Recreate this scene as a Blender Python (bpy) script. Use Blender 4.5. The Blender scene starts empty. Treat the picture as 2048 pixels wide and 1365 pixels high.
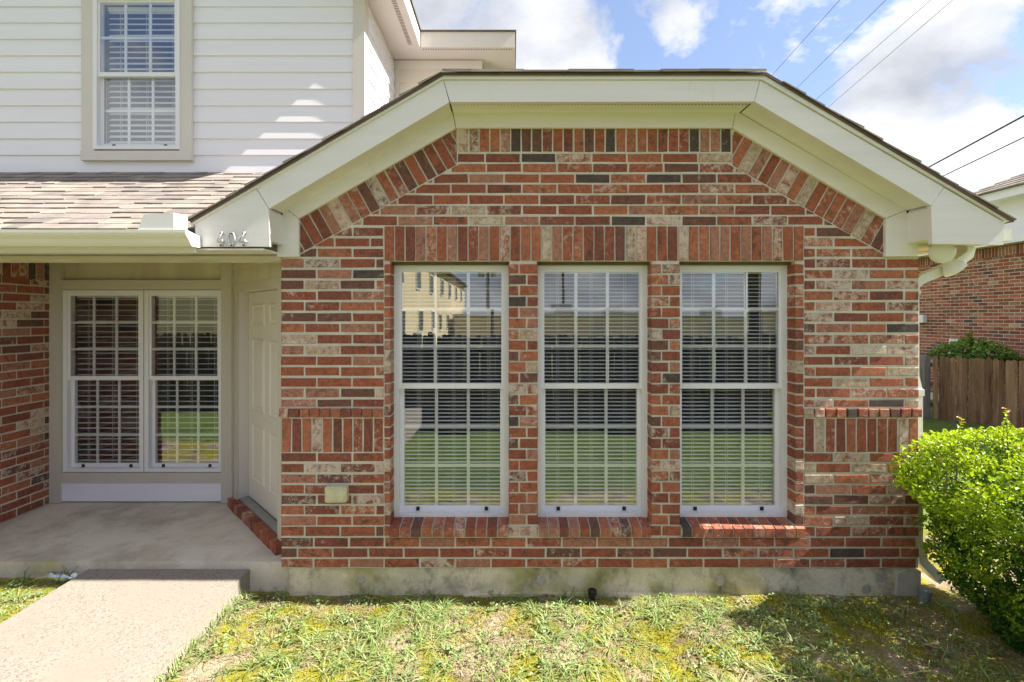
import bpy, math, random
from mathutils import Vector, Matrix, noise
R = math.radians
rnd = random.Random(7)
S = bpy.context.scene
COL = S.collection

# ------------------------------------------------------------------ camera, sky, sun, exposure
F, CX, HY, CD, CZ = 975.0, 1024.0, 634.0, 3.0, 1.7     # photo focal length (px), principal x, horizon y, distance to wall, eye height
cam = bpy.data.cameras.new('camera'); camo = bpy.data.objects.new('camera', cam); COL.objects.link(camo)
cam.sensor_width = 36; cam.lens = F / 2048 * 36
cam.shift_y = (HY - 682.5) / 2048
cam.clip_start = 0.05; cam.clip_end = 2000
camo.location = (0, -CD, CZ); camo.rotation_euler = (R(90), 0, 0)
S.camera = camo
SUN = Vector((1.0, -0.046, 0.99)).normalized()
sl = bpy.data.lights.new('sun', 'SUN'); so = bpy.data.objects.new('sun', sl); COL.objects.link(so)
sl.energy = 5.0; sl.angle = R(0.53); sl.color = (1.0, 0.95, 0.86)
so.rotation_euler = SUN.to_track_quat('Z', 'Y').to_euler(); so.location = (6, -2, 8)
W = bpy.data.worlds.new('World'); S.world = W; W.use_nodes = True
S.view_settings.view_transform = 'Standard'; S.view_settings.look = 'None'
S.view_settings.gamma = 1; S.view_settings.exposure = 1.6; S.view_settings.use_curve_mapping = False
try:
    S.cycles.max_bounces = 8; S.cycles.diffuse_bounces = 4; S.cycles.transparent_max_bounces = 12
    S.cycles.caustics_reflective = False; S.cycles.caustics_refractive = False
except Exception: pass

class NT:
    """small node-tree helper"""
    def __init__(s, nt): s.nt = nt; nt.nodes.clear()
    def n(s, t, ins=None, **kw):
        nd = s.nt.nodes.new(t)
        for k, v in kw.items(): setattr(nd, k, v)
        for k, v in (ins or {}).items():
            if hasattr(v, 'is_output') or isinstance(v, bpy.types.NodeSocket): s.nt.links.new(v, nd.inputs[k])
            else: nd.inputs[k].default_value = v
        return nd
    def math(s, op, a, b=0.0, c=0.0, clamp=False): return s.n('ShaderNodeMath', {0: a, 1: b, 2: c}, operation=op, use_clamp=clamp).outputs[0]
    def vmath(s, op, a, b): return s.n('ShaderNodeVectorMath', {0: a, 1: b}, operation=op).outputs[0]
    def noise(s, vec, scale, detail=4, rough=.6, dist=0):
        return s.n('ShaderNodeTexNoise', {'Vector': vec, 'Scale': scale, 'Detail': detail, 'Roughness': rough, 'Distortion': dist}).outputs[0]
    def ramp(s, fac, stops, interp='LINEAR'):
        nd = s.n('ShaderNodeValToRGB', {0: fac}); cr = nd.color_ramp; cr.interpolation = interp
        while len(cr.elements) < len(stops): cr.elements.new(0.5)
        for e, (p, c) in zip(cr.elements, stops):
            e.position = p; e.color = (c, c, c, 1) if isinstance(c, (int, float)) else (*c, 1)
        return nd.outputs[0]
    def mix(s, f, a, b, mode='MIX'):
        nd = s.n('ShaderNodeMix', data_type='RGBA', blend_type=mode)
        for i, v in ((0, f), (6, a), (7, b)):
            if isinstance(v, bpy.types.NodeSocket): s.nt.links.new(v, nd.inputs[i])
            else: nd.inputs[i].default_value = v if isinstance(v, (int, float)) else (*v, 1)
        return nd.outputs[2]

# world: Nishita sky with a broken layer of cloud
g = NT(W.node_tree)
sky = g.n('ShaderNodeTexSky', sky_type='NISHITA', sun_disc=False, sun_elevation=math.asin(SUN.z),
          sun_rotation=math.atan2(SUN.x, SUN.y), air_density=1.0, dust_density=0.6, ozone_density=1.5)
tc = g.n('ShaderNodeTexCoord').outputs['Generated']
sp = g.n('ShaderNodeSeparateXYZ', {0: tc})
zz = g.math('ADD', g.math('MAXIMUM', sp.outputs[2], 0.0), 0.42)
cv = g.n('ShaderNodeCombineXYZ', {0: g.math('DIVIDE', sp.outputs[0], zz), 1: g.math('DIVIDE', sp.outputs[1], zz), 2: 0.37}).outputs[0]
n1 = g.noise(cv, 3.1, 11, .6, .3)
n2 = g.noise(g.vmath('ADD', cv, (4.1, 2.3, 1.7)), 1.1, 4, .5)
den = g.math('ADD', g.math('MULTIPLY', n1, .72), g.math('MULTIPLY', n2, .42))
cf = g.ramp(den, [(.50, 0.0), (.548, .8), (.60, 1.0)])
shade = g.ramp(g.noise(g.vmath('ADD', cv, (.06, .03, .5)), 2.4, 6, .55), [(.40, (4.1, 4.1, 4.1)), (.5, (3.2, 3.25, 3.4)), (.64, (2.0, 2.12, 2.4))])
skyc = g.mix(.5, g.mix(1.0, sky.outputs[0], (1.0, .95, 1.0), 'MULTIPLY'), (1.2, 1.6, 2.4))
bg = g.n('ShaderNodeBackground', {0: g.mix(cf, skyc, shade), 1: 0.1})
g.nt.links.new(bg.outputs[0], g.n('ShaderNodeOutputWorld').inputs[0])

# ------------------------------------------------------------------ helpers
def wp(px, py, d=3.0):
    """photo measurement at distance d in front of the eye -> metres"""
    return Vector(((px - CX) / F * d, d - CD, CZ + (HY - py) / F * d))
def wx(px, d=3.0): return (px - CX) / F * d
def wz(py, d=3.0): return CZ + (HY - py) / F * d

class MB:
    def __init__(s): s.v = []; s.f = []; s.c = []
    def add(s, vs, fs, col=None):
        o = len(s.v); s.v += [tuple(v) for v in vs]; s.f += [tuple(i + o for i in f) for f in fs]
        if col is not None: s.c += [col] * len(vs)
        return s
    def box(s, x0, x1, y0, y1, z0, z1, col=None):
        vs = [(x, y, z) for z in (z0, z1) for y in (y0, y1) for x in (x0, x1)]
        return s.add(vs, [(0, 2, 3, 1), (4, 5, 7, 6), (0, 1, 5, 4), (2, 6, 7, 3), (0, 4, 6, 2), (1, 3, 7, 5)], col)
    def obox(s, o, u, n, u0, u1, n0, n1, z0, z1, col=None):
        """box in the frame of a wall: u along it, n outward"""
        vs = [tuple(o + u * a + n * b + Vector((0, 0, c))) for c in (z0, z1) for b in (n0, n1) for a in (u0, u1)]
        return s.add(vs, [(0, 2, 3, 1), (4, 5, 7, 6), (0, 1, 5, 4), (2, 6, 7, 3), (0, 4, 6, 2), (1, 3, 7, 5)], col)
    def prism(s, poly, y0, y1):
        """poly of (x, z) pushed from y0 to y1"""
        n = len(poly)
        vs = [(x, y0, z) for x, z in poly] + [(x, y1, z) for x, z in poly]
        return s.add(vs, [tuple(range(n)), tuple(range(2 * n - 1, n - 1, -1))] + [(i, i + n, (i + 1) % n + n, (i + 1) % n) for i in range(n)])
    def xprism(s, poly, x0, x1):
        n = len(poly)
        vs = [(x0, y, z) for y, z in poly] + [(x1, y, z) for y, z in poly]
        return s.add(vs, [tuple(range(n)), tuple(range(2 * n - 1, n - 1, -1))] + [(i, i + n, (i + 1) % n + n, (i + 1) % n) for i in range(n)])
    def tube(s, pts, r, k=8, cap=True):
        pts = [Vector(p) for p in pts]; rings = []
        rs = r if isinstance(r, (list, tuple)) else [r] * len(pts)
        up = Vector((0, 0, 1)); vs = []; fs = []
        for i, p in enumerate(pts):
            t = (pts[min(i + 1, len(pts) - 1)] - pts[max(i - 1, 0)]).normalized()
            a = t.cross(up if abs(t.z) < .95 else Vector((1, 0, 0))).normalized(); b = t.cross(a)
            vs += [p + (a * math.cos(2 * math.pi * j / k) + b * math.sin(2 * math.pi * j / k)) * rs[i] for j in range(k)]
        for i in range(len(pts) - 1):
            fs += [(i * k + j, i * k + (j + 1) % k, (i + 1) * k + (j + 1) % k, (i + 1) * k + j) for j in range(k)]
        if cap: fs += [tuple(range(k)), tuple((len(pts) - 1) * k + j for j in reversed(range(k)))]
        return s.add(vs, fs)
    def mesh(s, name, mat):
        m = bpy.data.meshes.new(name); m.from_pydata(s.v, [], s.f)
        if s.c:
            a = m.color_attributes.new('col', 'FLOAT_COLOR', 'POINT')
            a.data.foreach_set('color', [x for c in s.c for x in (*c, 1.0)])
        m.materials.append(mat); m.update(); return m
    def build(s, name, mat, parent=None, fix=True, smooth=False):
        m = s.mesh(name, mat)
        if fix:
            import bmesh
            b = bmesh.new(); b.from_mesh(m); bmesh.ops.recalc_face_normals(b, faces=b.faces); b.to_mesh(m); b.free()
        if smooth: m.polygons.foreach_set('use_smooth', [True] * len(m.polygons))
        return link(name, m, parent)
def link(name, data, parent=None):
    o = bpy.data.objects.new(name, data); COL.objects.link(o)
    if parent is not None: o.parent = parent
    return o
def empty(name, loc=(0, 0, 0)):
    o = link(name, None); o.location = loc; o.empty_display_size = .1; return o
def tag(o, label=None, cat=None, group=None, kind=None):
    for k, v in (('label', label), ('category', cat), ('group', group), ('kind', kind)):
        if v: o[k] = v
    return o
def smooth01(t): t = max(0, min(1, t)); return t * t * (3 - 2 * t)

# ------------------------------------------------------------------ materials
def mat(name):
    m = bpy.data.materials.new(name); m.use_nodes = True; return m, NT(m.node_tree)
def finish(g, col, rough=.7, bump=None, bs=.3, bd=.004, metal=0.0, spec=.4, sub=None):
    b = g.n('ShaderNodeBsdfPrincipled', {'Base Color': col if isinstance(col, bpy.types.NodeSocket) else (*col, 1), 'Roughness': rough, 'Metallic': metal, 'Specular IOR Level': spec})
    if bump is not None:
        g.nt.links.new(g.n('ShaderNodeBump', {'Height': bump, 'Strength': bs, 'Distance': bd}).outputs[0], b.inputs['Normal'])
    out = b.outputs[0]
    if sub is not None:
        tr = g.n('ShaderNodeBsdfTranslucent', {'Color': sub})
        out = g.n('ShaderNodeMixShader', {0: .28, 1: out, 2: tr.outputs[0]}).outputs[0]
    g.nt.links.new(out, g.n('ShaderNodeOutputMaterial').inputs[0])
def pos(g): return g.n('ShaderNodeNewGeometry').outputs['Position']
def scaled(g, v, s): return g.vmath('MULTIPLY', v, s)

def brick_material(name, single):
    m, g = mat(name)
    src = g.n('ShaderNodeObjectInfo').outputs['Color'] if single else g.n('ShaderNodeAttribute', attribute_name='col').outputs['Color']
    sp = g.n('ShaderNodeSeparateColor', {0: src}); r, w, b = sp.outputs
    p = g.vmath('ADD', pos(g), g.n('ShaderNodeCombineXYZ', {0: g.math('MULTIPLY', b, 31.0), 1: g.math('MULTIPLY', r, 17.0), 2: b}).outputs[0])
    base = g.ramp(r, [(0, (.37, .118, .066)), (.2, (.31, .098, .060)), (.40, (.43, .155, .085)), (.56, (.25, .085, .058)), (.69, (.185, .085, .064)),
                      (.78, (.41, .19, .13)), (.905, (.10, .074, .066)), (.945, (.48, .34, .24))], 'CONSTANT')
    big = g.noise(p, 17, 6, .68, 1.2); fine = g.noise(p, 120, 5, .75); mid = g.noise(p, 38, 5, .7, .5)
    base = g.mix(1.0, base, g.ramp(mid, [(.28, .6), (.5, 1.0), (.74, 1.3)]), 'MULTIPLY')
    base = g.mix(1.0, base, g.ramp(fine, [(.3, .68), (.7, 1.3)]), 'MULTIPLY')
    base = g.mix(g.math('MULTIPLY', g.ramp(big, [(.47, 0.0), (.66, 1.0)]), g.ramp(b, [(.45, .25), (.9, .9)])), base, (.085, .056, .047))
    low = g.noise(scaled(g, pos(g), (1, 1, 1.4)), 1.3, 3, .5)
    wash = g.math('ADD', g.math('MULTIPLY', g.noise(g.vmath('ADD', p, (9, 4, 2)), 19, 5, .66, .9), .72), g.math('ADD', g.math('MULTIPLY', fine, .36), g.math('ADD', g.math('MULTIPLY', mid, .30), g.math('MULTIPLY', low, .15))))
    thr = g.math('SUBTRACT', wash, g.math('SUBTRACT', .99, g.math('MULTIPLY', w, .42)))
    wf = g.math('MULTIPLY', thr, 6.0, clamp=True)
    base = g.mix(g.math('MULTIPLY', wf, .8), base, (.66, .56, .47))
    finish(g, base, .88, g.math('ADD', g.math('MULTIPLY', fine, .6), g.math('MULTIPLY', mid, .8)), 0.8, .006, spec=.2)
    return m
M = {}
M['brick'] = brick_material('brick_fired', True); M['bricks'] = brick_material('brick_fired_joined', False)
def simple(name, col, var=.12, scale=6, rough=.7, bscale=60, bs=.15, bd=.003, stretch=(1, 1, 1), metal=0, spec=.4, dirt=None, dirtf=(.55, .75)):
    m, g = mat(name); p = scaled(g, pos(g), stretch)
    n = g.noise(p, scale, 5, .6); f = g.noise(p, bscale, 4, .65)
    c = g.mix(1.0, col, g.ramp(n, [(.3, 1 - var), (.7, 1 + var)]), 'MULTIPLY')
    if dirt: c = g.mix(g.ramp(g.noise(scaled(g, pos(g), (1, 1, .35)), scale * 1.7, 6, .65), [(dirtf[0], 0.0), (dirtf[1], .65)]), c, dirt)
    finish(g, c, rough, f, bs, bd, metal, spec); M[name] = m; return m
simple('mortar', (.60, .55, .46), .14, 9, .95, 220, .5, .003, dirt=(.44, .39, .32))
simple('siding', (.83, .81, .86), .03, 3, .55, 40, .16, .003, (.12, 1, 3))
simple('trim_cream', (.78, .745, .74), .06, 3, .6, 45, .3, .003, (.15, 1, 3), dirt=(.56, .50, .40), dirtf=(.62, .8))
simple('trim_taupe', (.55, .505, .43), .05, 3, .6, 60, .12, .002, (1, 1, .2))
simple('trim_pale', (.66, .61, .57), .05, 3, .6, 60, .12, .002, (1, 1, .2), dirt=(.55, .46, .34), dirtf=(.66, .8))
simple('cream_siding', (.70, .62, .53), .04, 3, .6, 60, .1, .002)
simple('porch_board', (.64, .585, .46), .16, 5, .65, 40, .15, .002, (1, 1, .15))
simple('vinyl', (.78, .77, .80), .02, 3, .38, 50, .03, .001)
simple('blind', (.86, .87, .88), .02, 3, .45, 50, .02, .001)
simple('cord', (.72, .73, .74), .02, 3, .8)
simple('door', (.70, .645, .565), .03, 3, .45, 120, .06, .001)
simple('gutter', (.76, .74, .66), .04, 4, .4, 30, .05, .001, dirt=(.5, .44, .28), dirtf=(.62, .8))
simple('white_metal', (.78, .78, .76), .04, 4, .4, 30, .05, .001)
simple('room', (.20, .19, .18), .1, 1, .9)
simple('black_plastic', (.012, .012, .013), .1, 9, .45)
simple('silver', (.48, .48, .49), .05, 9, .5, metal=.7)
simple('aluminium', (.42, .43, .44), .08, 9, .42, metal=.8)
simple('old_plastic', (.58, .54, .36), .14, 30, .5, dirt=(.30, .33, .10))
simple('lintel', (.13, .09, .07), .2, 12, .8)
def fence_mat(name, a, b):
    m, g = mat(name); rn = g.n('ShaderNodeObjectInfo').outputs['Random']; p = g.vmath('ADD', scaled(g, pos(g), (1, 1, .07)), g.n('ShaderNodeCombineXYZ', {0: g.math('MULTIPLY', rn, 40.0)}).outputs[0])
    n = g.noise(p, 14, 6, .65, .6); f = g.noise(p, 90, 4, .7)
    c = g.mix(g.ramp(n, [(.32, 0.0), (.68, 1.0)]), a, b); c = g.mix(1.0, c, g.ramp(rn, [(0, .7), (1, 1.3)]), 'MULTIPLY'); c = g.mix(1.0, c, g.ramp(f, [(.3, .7), (.7, 1.25)]), 'MULTIPLY')
    finish(g, c, .92, g.math('ADD', n, f), .6, .006, spec=.15); M[name] = m
fence_mat('fence_brown', (.13, .072, .042), (.33, .21, .13)); fence_mat('fence_grey', (.13, .12, .11), (.30, .275, .25)); fence_mat('fence_dark', (.055, .042, .036), (.13, .10, .085))
simple('pole_wood', (.10, .08, .065), .3, 6, .9, 50, .4, .004, (1, 1, .08))
simple('wire', (.02, .02, .022), .1, 3, .6)
simple('beige_wall', (.74, .60, .46), .08, .6, .9)
simple('cream_wall', (.68, .56, .36), .05, .6, .85)
simple('dark_glass', (.05, .06, .07), .1, 1, .1, spec=.8)
simple('stem', (.16, .12, .085), .25, 30, .9)
simple('bottle_cap', (.03, .10, .28), .1, 30, .35)
simple('grey_pipe', (.18, .19, .20), .15, 30, .6)
simple('plaster', (.46, .44, .38), .14, 14, .9, 70, .6, .006)

def shingle_mat(name, src):
    m, g = mat(name)
    c = g.n('ShaderNodeObjectInfo').outputs['Random'] if src == 'obj' else g.n('ShaderNodeAttribute', attribute_name='col').outputs['Fac']
    p = pos(g); f = g.noise(p, 420, 3, .8); n = g.noise(p, 7, 5, .6)
    base = g.ramp(c, [(0, (.29, .25, .225)), (.35, (.23, .205, .19)), (.7, (.34, .285, .24)), (1, (.19, .17, .16))])
    base = g.mix(1.0, base, g.ramp(f, [(.25, .55), (.5, 1.0), (.75, 1.5)]), 'MULTIPLY')
    base = g.mix(1.0, base, g.ramp(n, [(.3, .8), (.7, 1.15)]), 'MULTIPLY')
    finish(g, base, .95, f, .6, .003, spec=.15); M[name] = m
shingle_mat('shingle', 'obj'); shingle_mat('shingles', 'attr')

def concrete(name, base, aggr, stain, moss, moss_amt, sc=260, mildew=None, msc=4.5, mamt=.85):
    m, g = mat(name); p = pos(g)
    fine = g.noise(p, sc, 3, .75); n = g.noise(p, 3.2, 6, .62, .1); k = g.noise(g.vmath('ADD', p, (5, 1, 2)), 1.7, 6, .6)
    vor = g.n('ShaderNodeTexVoronoi', {'Vector': p, 'Scale': sc * .55}).outputs['Color']
    c = g.mix(g.ramp(g.n('ShaderNodeSeparateColor', {0: vor}).outputs[0], [(.62, 0.0), (.95, 1.0)]), base, aggr)
    c = g.mix(1.0, c, g.ramp(fine, [(.3, .72), (.7, 1.22)]), 'MULTIPLY')
    c = g.mix(g.ramp(n, [(.44, 0.0), (.62, .8)]), c, stain)
    c = g.mix(g.ramp(k, [(.62 - moss_amt, 0.0), (.72 - moss_amt, .8)]), c, moss)
    if mildew: c = g.mix(g.ramp(g.noise(scaled(g, g.vmath('ADD', p, (1.3, 0, .2)), (1, 1, .8)), msc, 7, .72, .15), [(.50, 0.0), (.68, mamt)]), c, mildew)
    finish(g, c, .92, fine, .5, .003, spec=.2); M[name] = m
concrete('walk', (.295, .26, .22), (.20, .165, .135), (.265, .23, .19), (.225, .195, .155), -.02, 230)
concrete('slab', (.70, .63, .55), (.64, .575, .50), (.52, .45, .375), (.42, .39, .17), -.01, 320, (.30, .25, .20), 2.2, .6)
concrete('footing', (.74, .66, .51), (.66, .59, .46), (.52, .465, .34), (.34, .32, .09), .12, 160, (.12, .11, .075))
simple('footing_patch', (.40, .38, .32), .2, 20, .9, 90, .6, .006)

m, g = mat('glass')
fr = g.math('ADD', .20, g.math('MULTIPLY', g.math('POWER', g.n('ShaderNodeLayerWeight', {0: .5}).outputs['Facing'], 4.0), .8))
gl = g.n('ShaderNodeBsdfGlossy', {'Color': (.93, .96, 1.0, 1), 'Roughness': 0.0}); tr = g.n('ShaderNodeBsdfTransparent', {'Color': (.93, .95, .95, 1)})
wob = g.n('ShaderNodeBump', {'Height': g.noise(pos(g), 3.5, 1, .4), 'Strength': .012, 'Distance': .02})
g.nt.links.new(wob.outputs[0], gl.inputs['Normal'])
g.nt.links.new(g.n('ShaderNodeMixShader', {0: fr, 1: tr.outputs[0], 2: gl.outputs[0]}).outputs[0], g.n('ShaderNodeOutputMaterial').inputs[0]); M['glass'] = m

def leafy(name, tint=(1, 1, 1), rough=.45, trans=1.0):
    m, g = mat(name)
    a = g.n('ShaderNodeAttribute', attribute_name='col').outputs['Color']
    c = g.mix(1.0, a, tint, 'MULTIPLY')
    finish(g, c, rough, spec=.35, sub=g.mix(1.0, c, (1.25 * trans, 1.3 * trans, .7 * trans), 'MULTIPLY')); M[name] = m
leafy('leaf'); leafy('grass', rough=.55); leafy('moss', rough=.9); leafy('straw', rough=.8)

m, g = mat('ground'); p = pos(g)
a = g.noise(p, 3.3, 6, .62, .5); b = g.noise(g.vmath('ADD', p, (3, 7, 1)), 5.5, 6, .65); f = g.noise(p, 130, 4, .8); lw = g.noise(p, 1.1, 4, .5)
soil = g.mix(g.ramp(b, [(.4, 0.0), (.6, 1.0)]), (.17, .128, .085), (.44, .345, .25))
mossc = g.mix(g.ramp(g.noise(p, 22, 4, .7), [(.35, 0.0), (.68, 1.0)]), (.20, .175, .02), (.36, .34, .03))
c = g.mix(g.ramp(a, [(.44, 0.0), (.56, 1.0)]), soil, mossc)
sep = g.n('ShaderNodeSeparateXYZ', {0: p})
lawn = g.mix(g.ramp(lw, [(.3, 0.0), (.7, 1.0)]), (.10, .145, .035), (.16, .20, .055))
far = g.math('MAXIMUM', g.ramp(g.math('MULTIPLY', sep.outputs[1], -.2), [(.26, 0.0), (.36, 1.0)]), g.ramp(g.math('MULTIPLY', sep.outputs[1], .1), [(.06, 0.0), (.12, 1.0)]))
c = g.mix(far, c, lawn)
c = g.mix(1.0, c, g.ramp(f, [(.25, .5), (.5, 1.0), (.8, 1.5)]), 'MULTIPLY')
finish(g, c, .97, f, .9, .012, spec=.1); M['ground'] = m

# ------------------------------------------------------------------ setting: ground, walkway, porch slab
def gz(x, y):
    z = -.006 + .018 * noise.noise((x * 2.1, y * 2.1, 3)) + .010 * noise.noise((x * 7, y * 7, 9))
    if y < -.9: z -= .46 * smooth01((-y - .9) / 4.6)
    if x > 2.55: z -= .37 * smooth01((x - 2.55) / 5.2) * smooth01((y + 1.5) / 2.5 + .2)
    if x < -2.5: z += .085 * smooth01((-2.5 - x) / .25) * smooth01((y + 2.2) / 1.2)
    if y > -.12 and -1.4 < x < 2.5: z -= .012
    return z
def axis(lo, hi, step, far, grow=1.35):
    a = [lo + step * i for i in range(int((hi - lo) / step) + 1)]
    s = step
    while a[-1] < far: s *= grow; a.append(a[-1] + s)
    s = step
    while a[0] > -far: s *= grow; a.insert(0, a[0] - s)
    return a
ax, ay = axis(-3.4, 3.4, .025, 700), axis(-1.4, .2, .025, 700)
mb = MB()
mb.v = [(x, y, gz(x, y) if abs(x) < 60 and abs(y) < 60 else -.5) for y in ay for x in ax]
nx = len(ax); mb.f = [(j * nx + i, j * nx + i + 1, (j + 1) * nx + i + 1, (j + 1) * nx + i) for j in range(len(ay) - 1) for i in range(nx - 1)]
tag(mb.build('ground', M['ground'], fix=False, smooth=True), 'mossy patchy yard with bare soil around the house', 'ground', kind='structure')

SLAB = .178
mb = MB(); mb.box(-3.765, -1.371, .03, 1.3, -.2, SLAB)
tag(mb.build('porch_slab', M['slab']), 'stained grey concrete porch floor under the eave', 'porch floor', kind='structure')
mb = MB()
xl, xr = -2.63, -1.628
for k in range(8):       # one run of poured concrete, falling gently away from the porch
    y1 = .026 - k * .9; y0 = y1 - .9 + .0
    za, zb = .132 + (y1) * .02, .132 + (y0) * .02
    vs = [(xl, y0, zb), (xr, y0, zb), (xr, y1, za), (xl, y1, za), (xl, y0, zb - .3), (xr, y0, zb - .3), (xr, y1, za - .3), (xl, y1, za - .3)]
    mb.add(vs, [(0, 1, 2, 3), (0, 4, 5, 1), (1, 5, 6, 2), (3, 2, 6, 7), (0, 3, 7, 4)])
tag(mb.build('walkway', M['walk'], fix=False), 'sunlit tan aggregate concrete walkway leading to the porch', 'walkway', kind='structure')

# ------------------------------------------------------------------ the house
H = empty('townhouse')
tag(H, 'red brick and white siding townhouse with clipped gable and porch', 'house')
def part(name, mb, material, parent=None, **kw):
    return mb.build(name, M[material], parent or H, **kw)

# --- bricks: convex outlines in the plane of a wall
def clip(poly, a, b, c):
    out = []
    for i in range(len(poly)):
        p, q = poly[i], poly[(i + 1) % len(poly)]
        dp, dq = a * p[0] + b * p[1] - c, a * q[0] + b * q[1] - c
        if dp >= 0: out.append(p)
        if (dp >= 0) != (dq >= 0):
            t = dp / (dp - dq); out.append((p[0] + (q[0] - p[0]) * t, p[1] + (q[1] - p[1]) * t))
    return out
def area(poly): return .5 * abs(sum(poly[i][0] * poly[(i + 1) % len(poly)][1] - poly[(i + 1) % len(poly)][0] * poly[i][1] for i in range(len(poly))))
def brick_color(r=rnd):
    c = r.random(); k = r.random()
    w = r.uniform(0, .2) if k < .36 else (r.uniform(.2, .55) if k < .88 else r.uniform(.55, .85))
    if c > .945: w = max(w, .6)
    if .905 < c <= .945 and r.random() < .5: w = min(w, .3)
    return (c, w, r.random())
class Frame:
    def __init__(s, o, u, n): s.o, s.u, s.n = Vector(o), Vector(u), Vector(n)
    def at(s, a, z, off=0): return s.o + s.u * a + s.n * off + Vector((0, 0, z))
FRONT = Frame((0, 0, 0), (1, 0, 0), (0, -1, 0))
def brick_mesh(mb, poly, fr, off=0.0, deep=.055, col=None, r=rnd):
    n = len(poly); cx = sum(p[0] for p in poly) / n; cz = sum(p[1] for p in poly) / n
    j = lambda: r.uniform(-.0017, .0017)
    poly = [(x + j(), z + j()) for x, z in poly]
    def inset(d):
        out = []
        for x, z in poly:
            l = math.hypot(x - cx, z - cz); sx = d * (1 if x > cx else -1); sz = d * (1 if z > cz else -1)
            out.append((x - sx * min(1, abs(x - cx) / .004), z - sz * min(1, abs(z - cz) / .004)))
        return out
    off += r.uniform(-.0016, .0016)
    vs = [fr.at(x, z, -deep) for x, z in poly] + [fr.at(x, z, off - .0028) for x, z in poly] + [fr.at(x, z, off + r.uniform(-.0006, .0006)) for x, z in inset(.0026)]
    fs = [tuple(range(2 * n, 3 * n))]
    for i in range(n):
        k = (i + 1) % n
        fs += [(i, k, n + k, n + i), (n + i, n + k, 2 * n + k, 2 * n + i)]
    mb.add(vs, fs, col)
BR = []       # (outline, frame, proud, depth)
def add_brick(poly, fr=FRONT, off=0.0, deep=.055):
    if len(poly) >= 3 and area(poly) > .00025: BR.append((poly, fr, off, deep))
J = .0060     # half joint
def rect(x0, x1, z0, z1): return [(x0, z0), (x1, z0), (x1, z1), (x0, z1)]
def row(x0, x1, zt, zb, shift, fr=FRONT, cuts=(), off=0.0, bl=.2185):
    a = x0 - shift
    while a < x1 - .01:
        l, h = max(a, x0), min(a + bl, x1)
        if h - l > .026:
            jj = rnd.uniform(-.002, .002)
            p = rect(l + (J if l > x0 else .001) + jj, h - (J if h < x1 else .001), zb + rnd.uniform(-.001, .001), zt)
            for c in cuts: p = clip(p, *c) if p else p
            if p: add_brick(p, fr, off)
        a += bl
# rows as measured on the photographed wall (tops and bottoms in photo pixels at the wall plane)
UP = [(308, 324), (328, 344), (349, 365.5), (369.5, 386), (391, 408), (412, 429), (433.5, 450), (456, 472), (477, 493), (498, 514)]
MIDR = [(519, 535.5), (540.5, 557), (562, 578.5), (583.5, 600), (605, 621.5), (627, 643.5), (648.5, 665), (670.5, 687.5), (692.5, 709), (714, 730.5), (735.5, 752), (757, 773.5), (778, 795), (800, 814)]
LOW = [(907.5, 923.5), (928.5, 945), (950, 966.5), (971.5, 988), (992, 1008.5), (1013, 1029.5), (1034, 1051), (1055, 1072.5), (1077, 1094), (1098, 1115), (1119, 1135.5)]
def band_line(p, q, below):
    """half plane on the lower side of the line p-q (photo px on the wall)"""
    (x0, z0), (x1, z1) = (wx(p[0]), wz(p[1])), (wx(q[0]), wz(q[1]))
    nxx, nzz = (z1 - z0), -(x1 - x0); L = math.hypot(nxx, nzz); nxx /= L; nzz /= L
    if nzz > 0: nxx, nzz = -nxx, -nzz
    return (nxx, nzz, nxx * x0 + nzz * z0 + below)
L0, L1 = (597, 437), (914, 256.5)       # lower edge of the rake frieze, left and right
Q0, Q1 = (1772, 437), (1463, 256.5)
BAND = .192
cutL, cutR = band_line(L0, L1, BAND + .008), band_line(Q0, Q1, BAND + .008)
XL, XR = -1.4215, 2.505
for i, (t, b) in enumerate(UP):
    zt, zb = wz(t), wz(b)
    if t < 452:
        # soldier row above sits between the rake bands
        if i == 0: row(wx(915.5), wx(1463.5), zt, zb, .05)
        else: row(-1.31, 2.30, zt, zb, .109 * (i % 2) + .05, cuts=(cutL, cutR))
    else:
        row(-1.31, wx(766), zt, zb, .109 * (i % 2), cuts=(cutL,))
        row(wx(1609.5), 2.30, zt, zb, .109 * (i % 2) + .04, cuts=(cutR,))
# rake bands, laid square to the slope
def rake_band(p, q, sgn):
    a = Vector((wx(p[0]), wz(p[1]))); b = Vector((wx(q[0]), wz(q[1]))); L = (b - a).length; u = (b - a) / L
    n = Vector((-u.y, u.x)); n = n if n.y < 0 else -n
    k = -3; pitch = .0672
    while k * pitch < L + .1:
        s0, s1 = k * pitch + J * .8, (k + 1) * pitch - J * .8
        poly = [tuple(a + u * s + n * d) for s, d in ((s0, .004), (s1, .004), (s1, BAND), (s0, BAND))]
        lim = wx(598) if sgn > 0 else wx(1771); mid = wx(914) if sgn > 0 else wx(1464)
        poly = clip(poly, sgn, 0, sgn * (lim + .003 * sgn))
        poly = clip(poly, -sgn, 0, -sgn * (mid - .004 * sgn)) if poly else poly
        if poly: add_brick(poly, FRONT, .001)
        k += 1
rake_band(L0, L1, 1); rake_band(Q0, Q1, -1)
def soldiers(x0, x1, zt, zb, off=0.0, pitch=.0652, fr=FRONT):
    n = max(1, round((x1 - x0) / pitch)); w = (x1 - x0) / n
    for k in range(n): add_brick(rect(x0 + k * w + J * .8, x0 + (k + 1) * w - J * .8, zb, zt), fr, off)
soldiers(wx(916), wx(1463), wz(256.5), wz(303.5))
soldiers(wx(768), wx(1608), wz(453.5), wz(521.5), .004)
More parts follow.
